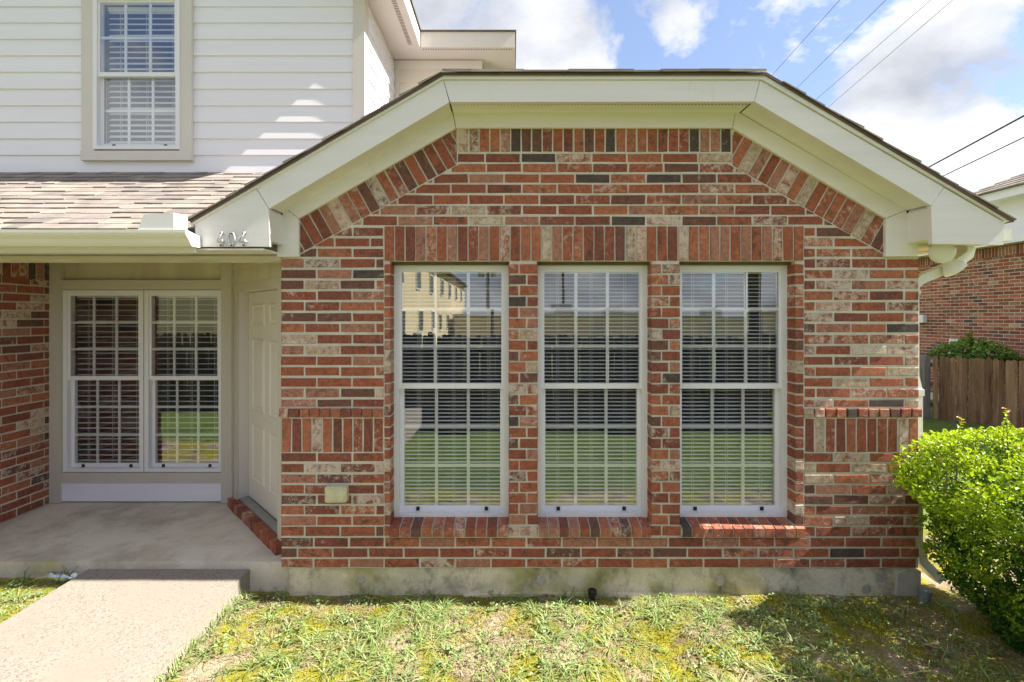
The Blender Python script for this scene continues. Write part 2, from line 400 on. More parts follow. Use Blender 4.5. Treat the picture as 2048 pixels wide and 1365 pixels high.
# fill between bands and the corner blocks under the eave returns
XA, XB = wx(767), wx(1609.5)
for i, (t, b) in enumerate(MIDR):
    zt, zb = wz(t), wz(b)
    row(XL, XA, zt, zb, .0 if i % 2 else .075); row(XB, XR, zt, zb, .04 if i % 2 else .15)
for x0, x1 in ((XL, XA), (XB, XR)):
    soldiers(x0 - .012, x1 + (.012 if x1 > 1 else 0), wz(817.5), wz(834.5), .014, .0655)
    soldiers(x0, x1, wz(838.5), wz(904.5), .0, .066)
for i, (t, b) in enumerate(LOW):
    zt, zb = wz(t), wz(b)
    if t > 1075: row(XL, XR, zt, zb, .1 * (i % 2) + .02)
    else: row(XL, XA, zt, zb, .075 if i % 2 else .0); row(XB, XR, zt, zb, .15 if i % 2 else .04)
# jambs and the two piers between the windows
WIN = [(-.748, -.020), (.158, .858), (1.034, 1.743)]
n = 25; z1, z0 = wz(527), wz(1073.5); h = (z1 - z0) / n
for k in range(n):
    za, zb = z0 + k * h + J, z0 + (k + 1) * h - J
    add_brick(rect(wx(769), WIN[0][0], za, zb), FRONT, .003, .10)
    add_brick(rect(WIN[2][1], wx(1607), za, zb), FRONT, .003, .10)
    for a, b in ((WIN[0][1], WIN[1][0]), (WIN[1][1], WIN[2][0])):
        s = a + (b - a) * (.62 if k % 2 else .36)
        add_brick(rect(a, s - J, za, zb), FRONT, .002, .10); add_brick(rect(s + J, b, za, zb), FRONT, .002, .10)
NFRONT = len(BR)

# mortar body behind the bricks, with the window openings left open
wall = MB()
zb0, zt0, MY = wz(1137), wz(522.5), .0042
for x0, x1, a, b in ((XL + .002, WIN[0][0] - .004, zb0, zt0), (WIN[2][1] + .004, XR - .002, zb0, zt0), (WIN[0][0] - .004, WIN[2][1] + .004, zb0, wz(1052)),
                     (WIN[0][1] + .004, WIN[1][0] - .004, wz(1052), zt0), (WIN[1][1] + .004, WIN[2][0] - .004, wz(1052), zt0)):
    wall.box(x0, x1, MY, .112, a, b)
wall.prism([(XL + .002, zt0), (XR - .002, zt0), (XR - .002, wz(513)), (wx(1775), wz(435)), (wx(1464), wz(253)), (wx(913), wz(253)), (wx(594), wz(435)), (XL + .002, wz(513))], MY, .112)
front = part('front_wall', wall, 'mortar')
# porch wall on the left and the long right-hand wall
PX = -3.77
LEFTF = Frame((PX, 0, 0), (0, 1, 0), (1, 0, 0)); SIDEF = Frame((XR - .001, 0, 0), (0, 1, 0), (1, 0, 0))
nb = len(BR); z = SLAB + .004; i = 0
while z < 1.985:
    row(-.16, .995, z + .0525, z, .109 * (i % 2), LEFTF); z += .0655; i += 1
soldiers(-.16, .995, 2.19, 1.992, fr=LEFTF)
ENDF = Frame((0, -.165, 0), (1, 0, 0), (0, -1, 0)); z = SLAB - .083; i = 0
while z < 2.02: row(-4.85, PX - .002, z + .0525, z, .109 * (i % 2), ENDF); z += .0655; i += 1
for i, (t, b) in enumerate(UP[-1:] + MIDR + [(816, 832), (838, 854), (860, 876), (882, 900)] + LOW):
    row(.06, 3.4, wz(t), wz(b), .109 * (i % 2), SIDEF)
mb = MB(); mb.box(-4.85, PX - .0065, -.1608, 1.02, SLAB - .3, 2.083)
mb.box(-4.85, PX - .0066, .127, 1.0195, 2.0835, 2.2)
porch_wall = part('porch_wall', mb, 'mortar')
mb = MB(); mb.box(XR - .10, XR - .0075, .113, 3.4, zb0, 2.25); part('side_wall', mb, 'mortar')

# the window sills and the door step come first as single bricks, then the largest of the front wall
single = []
for wi, (x0, x1) in enumerate(WIN):
    a, b = x0 + (-.006 if wi == 0 else .004), (x1 - .002 if wi < 2 else wx(1607)); n = 11 if wi < 2 else 12; w = (b - a) / n
    for k in range(n):
        u0, u1 = a + k * w + J * .8, a + (k + 1) * w - J * .8; t = rnd.uniform(-.002, .002)
        xe = min(u1, x1 - .003)
        p = [(-.028 + t, .357), (-.028 + t, .4065), (-.0255 + t, .4095), (.115, .437), (.115, .35), (-.02, .355)]
        if u1 > x1: p = [(-.028 + t, .357), (-.028 + t, .4065), (-.0255 + t, .4095), (-.004, .4135), (-.004, .355)]
        bm_ = MB().xprism(p, u0, u1); single.append(bm_)
mb = MB()
for wi, (x0, x1) in enumerate(WIN): mb.box(x0 + .002, (x1 if wi < 2 else wx(1607)) - .004, -.020 if wi < 2 else -.02, -.0045, .362, .401); mb.add([(x0 + .004, -.02, .4035), (x1 - .004, -.02, .4035), (x1 - .004, .1, .4285), (x0 + .004, .1, .4285)], [(0, 1, 2, 3)])
part('sill_mortar', mb, 'mortar')
DA, DB = Vector((-2.285, 1.0, 0)), Vector((-1.432, .118, 0))
DU = (DB - DA).normalized(); DN = Vector((DU.y, -DU.x, 0)); DL = (DB - DA).length      # DN faces the walkway
k = 0
while .06 + (k + 1) * .0665 < DL + .02:
    m2 = MB().obox(DA, DU, DN, .06 + k * .0665 + .004, .06 + (k + 1) * .0665 - .004, -.06, .062 + rnd.uniform(-.002, .002), SLAB - .02, SLAB + .066)
    single.append(m2); k += 1
mb = MB().obox(DA, DU, DN, .062, .06 + k * .0665 - .006, -.055, .057, SLAB - .01, SLAB + .062); part('step_mortar', mb, 'mortar')
for s_ in single:
    o = part('brick', s_, 'brick', front); o.color = (*brick_color(), 1); o.color[1] *= .8
order = sorted(range(NFRONT), key=lambda i: -area(BR[i][0])); room_for = 300 - len(single)
chosen = set(order[:room_for]); rest = MB()
rest.c = []
for i, (poly, fr, off, deep) in enumerate(BR):
    c = brick_color()
    if i in chosen:
        mb = MB(); brick_mesh(mb, poly, fr, off, deep); o = part('brick', mb, 'brick', front, fix=False); o.color = (*c, 1)
    else: brick_mesh(rest, poly, fr, off, deep, c)
tag(part('bricks', rest, 'bricks', front, fix=False), kind='stuff')

# --- foundation
mb = MB(); mb.box(XL + .045, XR - .02, .012, .3, -.25, zb0 - .001)
fnd = part('foundation', mb, 'footing')
mb = MB(); mb.prism([(-.3, -.1), (1.34, -.1), (1.34, -.006), (1.1, .004), (.2, .003), (-.1, -.002), (-.3, -.012)], -.010, .011); part('footing_lip', mb, 'footing', fnd)
def blob(cx, cz, r, y, name, material, parent, seed=0, n=14, th=.012):
    rr = random.Random(seed); mb = MB()
    ring = [(cx + math.cos(2 * math.pi * i / n) * r * rr.uniform(.75, 1.15), cz + math.sin(2 * math.pi * i / n) * r * rr.uniform(.75, 1.15)) for i in range(n)]
    vs = [(x, y + .004, z) for x, z in ring] + [(cx + (x - cx) * .8, y - th * rr.uniform(.6, 1.1), cz + (z - cz) * .8) for x, z in ring] + [(cx, y - th, cz)]
    mb.add(vs, [(i, (i + 1) % n, n + (i + 1) % n, n + i) for i in range(n)] + [(n + i, n + (i + 1) % n, 2 * n) for i in range(n)])
    return part(name, mb, material, parent)
for i, (px, py, r) in enumerate(((1083, 1161, .036), (1440, 1162, .042), (722, 1160, .03), (1762, 1155, .045), (1733, 1178, .04))):
    blob(wx(px, 3.01), wz(py, 3.01), r, .012, 'tie_patch', 'footing_patch', fnd, i, th=.004)
mb = MB(); mb.prism([(wx(1788), -.2), (wx(1840), -.2), (wx(1841), .135), (wx(1812), .148), (wx(1795), .12)], -.004, .25); part('cracked_corner', mb, 'plaster', fnd)

# --- windows
def window(name, x0, x1, z0, z1, y, meet, cols, rows_up, rows_lo, label=None, fw=.034):
    f = MB(); d = .075
    f.box(x0, x0 + fw, y, y + d, z0, z1); f.box(x1 - fw, x1, y, y + d, z0, z1)
    f.box(x0 + fw, x1 - fw, y, y + d, z1 - fw * .8, z1); f.box(x0 + fw, x1 - fw, y, y + d, z0, z0 + fw * .8)
    win = part('window', f, 'vinyl')
    if label: win['label'] = label
    def sash(a, b, c, e, ys, sw, rows, bot):
        m = MB(); m.box(a, a + sw, ys, ys + .028, c, e); m.box(b - sw, b, ys, ys + .028, c, e)
        m.box(a + sw, b - sw, ys - .001, ys + .029, c, c + bot); m.box(a + sw, b - sw, ys - .001, ys + .029, e - sw, e)
        part('sash', m, 'vinyl', win)
        gx0, gx1, gz0, gz1 = a + sw, b - sw, c + bot, e - sw; mw = .0098
        for k in range(1, cols):
            xx = gx0 + (gx1 - gx0) * k / cols; m = MB().box(xx - mw, xx + mw, ys + .008, ys + .016, gz0 - .002, gz1 + .002); part('muntin', m, 'vinyl', win)
        for k in range(1, rows):
            zz = gz0 + (gz1 - gz0) * k / rows; m = MB().box(gx0 - .002, gx1 + .002, ys + .0072, ys + .0168, zz - mw, zz + mw); part('muntin', m, 'vinyl', win)
        for i in range(cols):
            for k in range(rows):
                pa, pb = gx0 + (gx1 - gx0) * i / cols, gx0 + (gx1 - gx0) * (i + 1) / cols; pc, pd = gz0 + (gz1 - gz0) * k / rows, gz0 + (gz1 - gz0) * (k + 1) / rows
                ta, tb = rnd.uniform(-.0005, .0005), rnd.uniform(-.0005, .0005)
                m = MB().add([(pa, ys + .0045 + ta, pc), (pb, ys + .0045 + tb, pc), (pb, ys + .0045 - ta, pd), (pa, ys + .0045 - tb, pd)], [(0, 1, 2, 3)])
                part('pane', m, 'glass', win, fix=False)
    sash(x0 + fw - .006, x1 - fw + .006, meet - .012, z1 - fw * .8 + .004, y + .012, .022, rows_up, .034)
    sash(x0 + fw - .002, x1 - fw + .002, z0 + fw * .8 - .004, meet + .02, y + .043, .026, rows_lo, .036)
    for s in (.2, .8):
        xx = x0 + (x1 - x0) * s; part('latch', MB().box(xx - .011, xx + .011, y + .036, y + .0425, z0 + fw * .8 + .002, z0 + fw * .8 + .024), 'black_plastic', win)
    return win
def blind(x0, x1, z0, z1, y, pitch, depth, tilt, label, group=None, cords=(.16, .5, .84)):
    b = empty('window_blind', ((x0 + x1) / 2, y, z0)); tag(b, label, 'blind', group)
    w = (x1 - x0) / 2
    def bp(name, mb, m='blind'): return mb.build(name, M[m], b)
    bp('head_rail', MB().box(-w, w, -depth * .6, depth * .6, z1 - z0 - .03, z1 - z0)); bp('bottom_rail', MB().box(-w, w, -depth * .5, depth * .5, 0, .014))
    prof = [(-.5, 0), (-.25, .045), (0, .06), (.25, .045), (.5, 0)]; me = MB()
    vs = []
    for x in (-w, w): vs += [(x, a * depth * math.cos(tilt) - h * depth * math.sin(tilt), a * depth * math.sin(tilt) + h * depth * math.cos(tilt)) for a, h in prof]
    me.add(vs, [(i, i + 1, i + 6, i + 5) for i in range(4)]); me = me.mesh('slat', M['blind'])
    z = .03
    while z < z1 - z0 - .035:
        o = link('slat', me, b); o.location = (rnd.uniform(-.002, .002), 0, z); o.rotation_euler = (rnd.uniform(-.04, .04), rnd.uniform(-.0015, .0015), 0); z += pitch
    for c in cords:
        xx = -w + 2 * w * c
        bp('cord', MB().box(xx - .0012, xx + .0012, -depth * .55, -depth * .55 + .0015, .01, z1 - z0 - .02), 'cord')
        bp('cord', MB().box(xx + .012, xx + .0138, -depth * .5, -depth * .5 + .0015, .01, z1 - z0 - .02), 'cord')
WY = .088
names = ('at the house corner with the porch door', 'between the two brick piers', 'beside the downspout end')
for (x0, x1), nm in zip(WIN, names):
    window('window', x0 - .002, x1 + .002, .43, 2.03, WY, 1.255, 3, 3, 3, 'tall white gridded window ' + nm)
    blind(x0 + .03, x1 - .03, .455, 2.01, WY + .088, .0245, .0125, R(32), 'white mini blind in the tall brick-framed window ' + nm, 'mini blinds in the front windows')
part('lintel', MB().box(WIN[0][0] - .003, WIN[2][1] + .003, .05, .1115, 2.026, zt0 + .0015), 'lintel')
# porch window (two units) and the upstairs window, both in the set-back wall
PY = 1.0
def px4(p): return wx(p, 4.0)
def pz4(p): return wz(p, 4.0)
xm = px4(288.5)
for a, b, nm in ((px4(127), xm - .004, 'next to the side brick wall'), (xm + .004, px4(446), 'next to the entry door')):
    window('window', a, b, pz4(944), pz4(581), PY - .005, pz4(758), 3, 3, 3, 'white gridded porch window ' + nm)
    blind(a + .03, b - .03, pz4(935), pz4(588), PY + .095, .045, .013, R(36), 'wide white slatted blind in the porch window ' + nm, 'blinds in the porch windows')
window('window', px4(189), px4(362), pz4(300), 4.32, PY - .018, pz4(151), 3, 2, 2, 'upstairs white gridded window in the siding')
blind(px4(203), px4(360), pz4(296), 4.28, PY + .085, .047, .038, R(48), 'white slatted blind in the upstairs window')
# rooms behind the glass
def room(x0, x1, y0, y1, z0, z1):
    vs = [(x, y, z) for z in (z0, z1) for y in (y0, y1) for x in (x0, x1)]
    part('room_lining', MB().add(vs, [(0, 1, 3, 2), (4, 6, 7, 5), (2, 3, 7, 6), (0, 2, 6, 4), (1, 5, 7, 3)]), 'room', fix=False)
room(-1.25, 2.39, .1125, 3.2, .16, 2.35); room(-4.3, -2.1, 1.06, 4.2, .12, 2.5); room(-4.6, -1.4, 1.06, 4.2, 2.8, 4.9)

# --- set-back wall: sheathing with openings, boards, trim
def lap(parent, fr, u0, u1, z0, z1, material='siding', th=.016):
    vs = []
    for u in (u0, u1): vs += [fr.at(u, z0, 0), fr.at(u, z0, th), fr.at(u, z1 + .012, .0025), fr.at(u, z1 + .012, 0)]
    return part('board', MB().add(vs, [(0, 1, 5, 4), (1, 2, 6, 5), (2, 3, 7, 6), (0, 3, 2, 1), (4, 5, 6, 7), (0, 4, 7, 3)]), material, parent)
UPX0, UPX1 = -4.7, wx(726, 4.0)
BACK = Frame((0, PY + .03, 0), (1, 0, 0), (0, -1, 0))
mb = MB(); wl, wr, wb, wt = px4(190), px4(361), pz4(299), 4.31
mb.box(UPX0, wl, PY + .031, PY + .06, 2.75, 5.4); mb.box(wr, UPX1 - .002, PY + .031, PY + .06, 2.75, 5.4)
mb.box(wl, wr, PY + .031, PY + .06, 2.75, wb); mb.box(wl, wr, PY + .031, PY + .06, wt, 5.4)
up = part('upper_wall', mb, 'siding')
tl, trr = px4(165), px4(385)
edges = [pz4(y) for y in (344, 309, 276, 242.5, 209.5, 176, 142, 109, 76, 43, 10.5)]
e = edges[-1]
while e < 5.2: e += .137; edges.append(e)
edges = [edges[0] - .03] + edges
for a, b in zip(edges, edges[1:]):
    if b <= pz4(322) or a > 4.42: lap(up, BACK, UPX0, UPX1 - .085, a, b)
    elif a < pz4(322):
        lap(up, BACK, UPX0, UPX1 - .085, a, b)
    else:
        lap(up, BACK, UPX0, tl + .004, a, b); lap(up, BACK, trr - .004, UPX1 - .085, a, b)
mb = MB(); mb.box(UPX1 - .085, UPX1 + .012, PY + .003, PY + .031, 2.6, 5.3); mb.box(UPX1 - .012, UPX1 + .0125, PY + .0315, PY + .115, 2.6, 4.36); part('corner_board', mb, 'trim_pale', up)
mb = MB(); zs = pz4(303)
mb.box(tl, wl + .004, PY - .012, PY + .032, zs, 4.42); mb.box(wr - .004, trr, PY - .012, PY + .032, zs, 4.42); mb.box(wl + .004, wr - .004, PY - .012, PY + .032, 4.315, 4.42)
part('window_trim', mb, 'trim_pale', up)
part('window_apron', MB().box(tl - .003, trr + .003, PY - .018, PY + .032, pz4(322), zs - .001), 'trim_pale', up)
part('flashing', MB().box(UPX0, UPX1, PY + .012, PY + .03, 2.80, pz4(347)), 'white_metal', up)
# right-hand return of the upper storey and the wall behind it
RY = 2.05
SIDE = Frame((UPX1, 0, 0), (0, 1, 0), (1, 0, 0)); REAR = Frame((0, RY, 0), (1, 0, 0), (0, -1, 0))
mb = MB().box(UPX1 - .03, UPX1 - .001, PY + .061, RY + .03, 2.5, 4.5); ups = part('upper_side_wall', mb, 'siding')
for a, b in zip(edges, edges[1:]):
    if a < 4.3: lap(ups, SIDE, PY + .115, RY - .03, a, min(b, 4.34), 'siding')
mb = MB().box(UPX1, -.306, RY + .001, RY + .03, 2.5, 4.5); upr = part('upper_rear_wall', mb, 'cream_siding')
for a, b in zip(edges, edges[1:]):
    if a < 4.3: lap(upr, REAR, UPX1 + .06, -.31, a, min(b, 4.34), 'cream_siding')
mb = MB().box(UPX1 + .001, -.306, RY - .022, RY + .001, 4.25, 4.345); mb.box(UPX1 + .002, UPX1 + .06, RY - .02, RY - .001, 2.5, 4.25); part('frieze_board', mb, 'trim_pale', upr)
# upper eaves
SZ = 4.346; EX = -.903; EYR = 1.786; ER = .03
roof_up = part('upper_roof', MB().add([(EX + .015, .65, 4.505), (EX + .015, EYR, 4.505), (-3.6, .65, 6.07), (-3.6, 6, 6.07), (EX + .015, 6, 4.505), (-6.3, .65, 4.505), (-6.3, 6, 4.505)], [(0, 4, 3, 2), (2, 3, 6, 5)]), 'shingles', fix=False)
mb = MB(); mb.box(EX - .025, EX, .66, EYR - .001, SZ, 4.497); mb.box(EX - .025, ER, EYR, EYR + .025, SZ, 4.497); mb.box(ER - .02, ER, EYR + .026, 3.2, SZ, 4.497); part('fascia', mb, 'trim_pale', roof_up)
mb = MB(); mb.box(UPX1 - .02, EX - .02, .66, EYR + .02, SZ + .008, SZ + .02); mb.box(UPX1 - .02, ER - .01, EYR + .0205, RY + .03, SZ + .0085, SZ + .0195); mb.box(-.3055, ER - .0105, RY + .031, 3.2, SZ + .009, SZ + .019); part('soffit', mb, 'trim_pale', roof_up)
mb = MB().box(EX - .03, ER + .012, EYR - .018, 3.2, 4.498, 4.508); part('shingle_edge', mb, 'lintel', roof_up)
mb = MB()
for k in range(46): 
    yy = .75 + k * .022; mb.box(EX - .11, EX - .07, yy, yy + .009, SZ + .0068, SZ + .0075)
for k in range(36):
    xx = EX + .02 + k * .025; mb.box(xx, xx + .01, EYR + .035, EYR + .06, SZ + .0068, SZ + .0075)
tag(part('vent_holes', mb, 'lintel', roof_up), kind='stuff')
part('gable_infill', MB().prism([(-6, 5.2), (UPX1, 4.5), (-3.6, 6.0)], PY + .2, PY + .3), 'siding', up)

# lower set-back wall under the porch
mb = MB(); a, b = px4(126), px4(447)
mb.box(PX - .002, a, PY + .031, PY + .06, SLAB, 2.8); mb.box(b, -2.0, PY + .031, PY + .06, SLAB, 2.8); mb.box(a, b, PY + .031, PY + .06, SLAB, pz4(943)); mb.box(a, b, PY + .031, PY + .06, pz4(582), 2.8)
pw = part('porch_window_wall', mb, 'trim_taupe')
part('trim_post', MB().box(PX - .001, a + .002, PY - .03, PY + .03, SLAB + .003, 2.21), 'trim_taupe', pw)
part('trim_post', MB().box(b - .003, px4(467), PY - .03, PY + .03, SLAB + .003, 2.21), 'trim_taupe', pw)
part('trim_head', MB().box(a + .0025, b - .0035, PY - .024, PY + .03, pz4(580), pz4(561)), 'trim_taupe', pw)
part('trim_apron', MB().box(a + .0025, b - .0035, PY - .024, PY + .03, pz4(965), pz4(945)), 'trim_taupe', pw)
part('skirt_board', MB().box(a + .0025, b - .0035, PY - .012, PY + .03, SLAB + .012, pz4(972)), 'siding', pw)
part('skirt_cap', MB().box(a + .0025, b - .0035, PY - .018, PY + .03, pz4(971.5), pz4(965.5)), 'siding', pw)
for z0, z1 in ((pz4(559.5), pz4(540)), (pz4(540), pz4(520)), (pz4(520), 2.2)): lap(pw, BACK, a + .0025, b - .0035, z0, z1, 'porch_board')
# diagonal entry wall with the door
def dbox(name, u0, u1, n0, n1, z0, z1, m='trim_taupe', parent=None): return part(name, MB().obox(DA, DU, DN, u0, u1, n0, n1, z0, z1), m, parent)
o0, o1, DT = .165, 1.085, 1.895
ew = dbox('entry_wall', 0, o0 - .02, -.1, 0, SLAB, 2.3); 
dbox('wall_pier', o1 + .02, DL - .002, -.1, 0, SLAB, 2.3, parent=ew); dbox('wall_head', o0 - .02, o1 + .02, -.1, -.001, DT + .02, 2.3, parent=ew)
dbox('corner_trim', -.028, .055, .0005, .024, SLAB + .002, 2.21, parent=ew)
dbox('casing', o0 - .075, o0 - .004, .0005, .02, SLAB + .067, DT + .07, parent=ew); dbox('casing', o1 + .004, o1 + .075, .0005, .02, SLAB + .067, DT + .07, parent=ew)
dbox('head_casing', o0 - .0035, o1 + .0035, .0005, .019, DT + .004, DT + .07, parent=ew)
dbox('jamb', o0 - .02, o0, -.12, .002, SLAB + .06, DT + .02, 'trim_pale', ew); dbox('jamb', o1, o1 + .02, -.12, .002, SLAB + .06, DT + .02, 'trim_pale', ew); dbox('jamb', o0, o1, -.12, .0015, DT, DT + .0195, 'trim_pale', ew)
DFR = Frame(DA, DU, DN)
for z0, z1 in ((DT + .0705, DT + .185), (DT + .185, DT + .30)): lap(ew, DFR, .056, DL - .01, z0, z1, 'porch_board')
part('threshold', MB().obox(DA, DU, DN, o0, o1, -.12, .004, SLAB + .0665, SLAB + .078), 'aluminium', ew)
dn = -.066
door = part('door', MB().obox(DA, DU, DN, o0 + .004, o1 - .004, dn - .04, dn, SLAB + .084, DT - .004), 'door')
dw = (o1 - o0 - .008)
for c in (0, 1):
    u0 = o0 + .004 + dw * (.13 + .43 * c); u1 = u0 + dw * .31
    for z0, z1 in ((.42, .87), (.97, 1.53), (1.63, 1.80)):
        m2 = MB()
        ring = lambda d, nn: [DFR.at(u, z, nn) for u, z in ((u0 + d, z0 + d), (u1 - d, z0 + d), (u1 - d, z1 - d), (u0 + d, z1 - d))]
        vs = ring(0, dn + .0005) + ring(.012, dn + .010) + ring(.026, dn + .002) + ring(.05, dn + .009)
        fs = [(4 * l + i, 4 * l + (i + 1) % 4, 4 * l + 4 + (i + 1) % 4, 4 * l + 4 + i) for l in range(3) for i in range(4)] + [(12, 13, 14, 15)]
        part('panel', m2.add(vs, fs), 'door', door)
mb = MB(); mb.tube([DFR.at(o0 + .06 + .79, 1.02, dn), DFR.at(o0 + .06 + .79, 1.02, dn + .05)], [.012, .026], 12); part('handle', mb, 'silver', door)

# --- porch roof, gutter, beam
EZ, EY, PS = 2.158, -.235, .583
def proof(y): return EZ + PS * (y - EY)
gx0, gz0 = wx(385, 2.8), wz(441, 2.8); gx1, gz1 = wx(886, 2.8), wz(148.5, 2.8)
gs = (gz1 - gz0) / (gx1 - gx0)
def valley(y): return gx0 + (proof(y) - gz0) / gs
mb = MB(); x0 = -4.9; y2 = 1.04
top = [(x0, EY + .02, proof(EY + .02)), (valley(EY) + .1, EY + .02, proof(EY + .02)), (-1.15, y2, proof(y2)), (x0, y2, proof(y2))]
mb.add([(x, y, z - .008) for x, y, z in top] + [(x, y, z - .03) for x, y, z in top], [(0, 1, 2, 3), (7, 6, 5, 4), (0, 4, 5, 1), (1, 5, 6, 2), (2, 6, 7, 3), (3, 7, 4, 0)])
proof_o = part('porch_roof', mb, 'lintel')
exp = .098; cs = 1 / math.hypot(1, PS); t = Vector((0, cs, PS * cs)); nn = Vector((0, -PS * cs, cs))
k = 0
while EY + k * exp * cs < 1.0:
    x = x0 + rnd.uniform(0, .2); base = Vector((0, EY + k * exp * cs, proof(EY + k * exp * cs))); xe = min(valley(base.y) + .12, -1.2)
    while x < xe:
        w = rnd.choice((.1, .13, .16, .2, .24)); lam = rnd.random() < .55
        h0 = .011 if lam else .0055; d = rnd.choice((0, 0, .008)); b2 = min(x + w, xe)
        p = []
        for xx in (x + .0015, b2 - .0015):
            p += [Vector((xx, 0, 0)) + base + t * d - nn * .004, Vector((xx, 0, 0)) + base + t * d + nn * h0, Vector((xx, 0, 0)) + base + t * (exp + .03) + nn * .001, Vector((xx, 0, 0)) + base + t * (exp + .03) - nn * .005]
        part('shingle', MB().add(p, [(0, 1, 5, 4), (1, 2, 6, 5), (2, 3, 7, 6), (0, 3, 2, 1), (4, 5, 6, 7)]), 'shingle', proof_o)
        x += w
    k += 1
xg = wx(384, 2.72)
part('porch_fascia', MB().box(-4.9, wx(394, 2.8) - .003, -.213, -.19, 2.068, 2.152), 'trim_cream')
part('porch_soffit', MB().box(-4.9, -1.43, -.1895, .0, 2.084, 2.094), 'trim_cream')
beam = part('porch_beam', MB().box(-4.9, XL + .001, .0005, .125, 2.046, 2.19), 'porch_board')
part('beam_trim', MB().box(-4.9, XL - .001, -.012, .0003, 2.052, 2.072), 'trim_taupe', beam)
part('porch_ceiling', MB().box(-4.9, -1.36, .126, 1.05, 2.205, 2.225), 'porch_board')
prof = [(-.214, 2.158), (-.214, 2.094), (-.285, 2.094), (-.300, 2.108), (-.312, 2.128), (-.333, 2.146), (-.340, 2.160), (-.340, 2.176), (-.328, 2.176)]
inn = [(y + .0025 if y < -.22 else y - .0025, z + .0025 if z < 2.17 else z - .0025) for y, z in prof]
mb = MB(); n = len(prof)
vs = [(x, y, z) for x in (-4.9, xg) for y, z in prof + inn[::-1]]; nn2 = 2 * n
mb.add(vs, [(i, (i + 1) % nn2, nn2 + (i + 1) % nn2, nn2 + i) for i in range(nn2)])
gut = part('gutter', mb, 'gutter')
part('end_cap', MB().xprism(prof, xg, xg + .003), 'white_metal', gut)
mb = MB(); xa, xb = wx(273, 2.66), wx(345, 2.66); zt = 2.268
mb.add([(xa, -.331, 2.17), (xb, -.331, 2.17), (xb, -.331, zt), (xa + .035, -.331, zt - .008), (xb + .02, -.25, 2.185), (xb + .022, -.25, zt + .004)] + [(xa, -.334, 2.17), (xb, -.334, 2.17), (xb, -.334, zt), (xa + .035, -.334, zt - .008)],
       [(0, 1, 2, 3), (1, 4, 5, 2), (6, 7, 8, 9), (2, 3, 9, 8), (0, 3, 9, 6)])
part('splash_guard', mb, 'white_metal', gut)

# --- clipped gable: roof, fascia, soffit, frieze
def P28(*pts): return [(wx(x, 2.8), wz(y, 2.8)) for x, y in pts]
def P298(*pts): return [(wx(x, 2.976), wz(y, 2.976)) for x, y in pts]
hx0, hz0 = wx(1529, 2.8), wz(150, 2.8); hx1, hz1 = wx(2020, 2.8), wz(440, 2.8); hs = (hz0 - hz1) / (hx1 - hx0)
FY = -.222; BYR = 3.4; HS = .45; fz = gz1
rx = (gx1 * gs + hx0 * hs) / (gs + hs); rise = (rx - gx1) * gs; ry = FY + rise / HS; rz = fz + rise
T = .018
v = [(gx0, FY, gz0), (gx1, FY, fz), (hx0, FY, fz), (hx1, FY, hz1), (rx, ry, rz), (rx, BYR, rz), (gx0, BYR, gz0), (hx1, BYR, hz1)]
mb = MB(); mb.add(v + [(x, y, z - T) for x, y, z in v], [(0, 1, 4, 5, 6), (1, 2, 4), (2, 3, 7, 5, 4), (8, 9, 1, 0), (9, 10, 2, 1), (10, 11, 3, 2), (8, 14, 13, 12, 9), (9, 12, 10), (10, 12, 13, 15, 11), (0, 6, 14, 8), (3, 11, 15, 7)])
gr = part('gable_roof', mb, 'lintel')
mb = MB()
def slope_courses(xa, za, xb, zb):
    L = math.hypot(xb - xa, zb - za); tx, tz = (xb - xa) / L, (zb - za) / L; nx_, nz_ = (-tz, tx) if tx > 0 else (tz, -tx)
    s = -.012
    while s < L + (rx - gx1) * 1.16:
        e = s + .15; front = FY - .006 + rnd.uniform(-.008, .004)
        over = max(0, e - L) / math.hypot(1, gs) * gs / HS
        y0 = front + over; y1 = BYR
        seg = y0
        while seg < y1:
            q = min(seg + rnd.uniform(.15, .32), y1); h0 = rnd.choice((.008, .013))
            vs = []
            for yy in (seg, q):
                vs += [(xa + tx * s - nx_ * .002, yy, za + tz * s - nz_ * .002), (xa + tx * s + nx_ * h0, yy, za + tz * s + nz_ * h0), (xa + tx * e + nx_ * .002, yy, za + tz * e + nz_ * .002), (xa + tx * e - nx_ * .003, yy, za + tz * e - nz_ * .003)]
            f = rnd.random(); mb.add(vs, [(0, 1, 5, 4), (1, 2, 6, 5), (0, 3, 2, 1), (4, 5, 6, 7)], (f, f, f)); seg = q
        s += .127
slope_courses(gx0, gz0, gx1, fz); slope_courses(hx1, hz1, hx0, hz0)
s = 0
while s < ry - FY:
    xa = gx1 + s * HS / gs; xb = hx0 - s * HS / hs; x = xa
    while x < xb - .02:
        q = min(x + rnd.uniform(.12, .3), xb); h0 = rnd.choice((.007, .012)); f = rnd.random(); y = FY - .014 + s + rnd.uniform(-.004, .003); z = fz + HS * s
        mb.add([(x, y, z - .004), (q, y, z - .004 + rnd.uniform(-.002, .002)), (q, y, z + h0), (x, y, z + h0), (min(max(x, xa + .15 * HS / gs), xb), y + .15, z + .066), (max(min(q, xb - .15 * HS / hs), xa), y + .15, z + .066)], [(0, 1, 2, 3), (3, 2, 5, 4), (0, 3, 4), (1, 5, 2)], (f, f, f)); x = q
    s += .12
tag(part('shingles', mb, 'shingles', gr, fix=False), kind='stuff')
gable = gr
fb = []
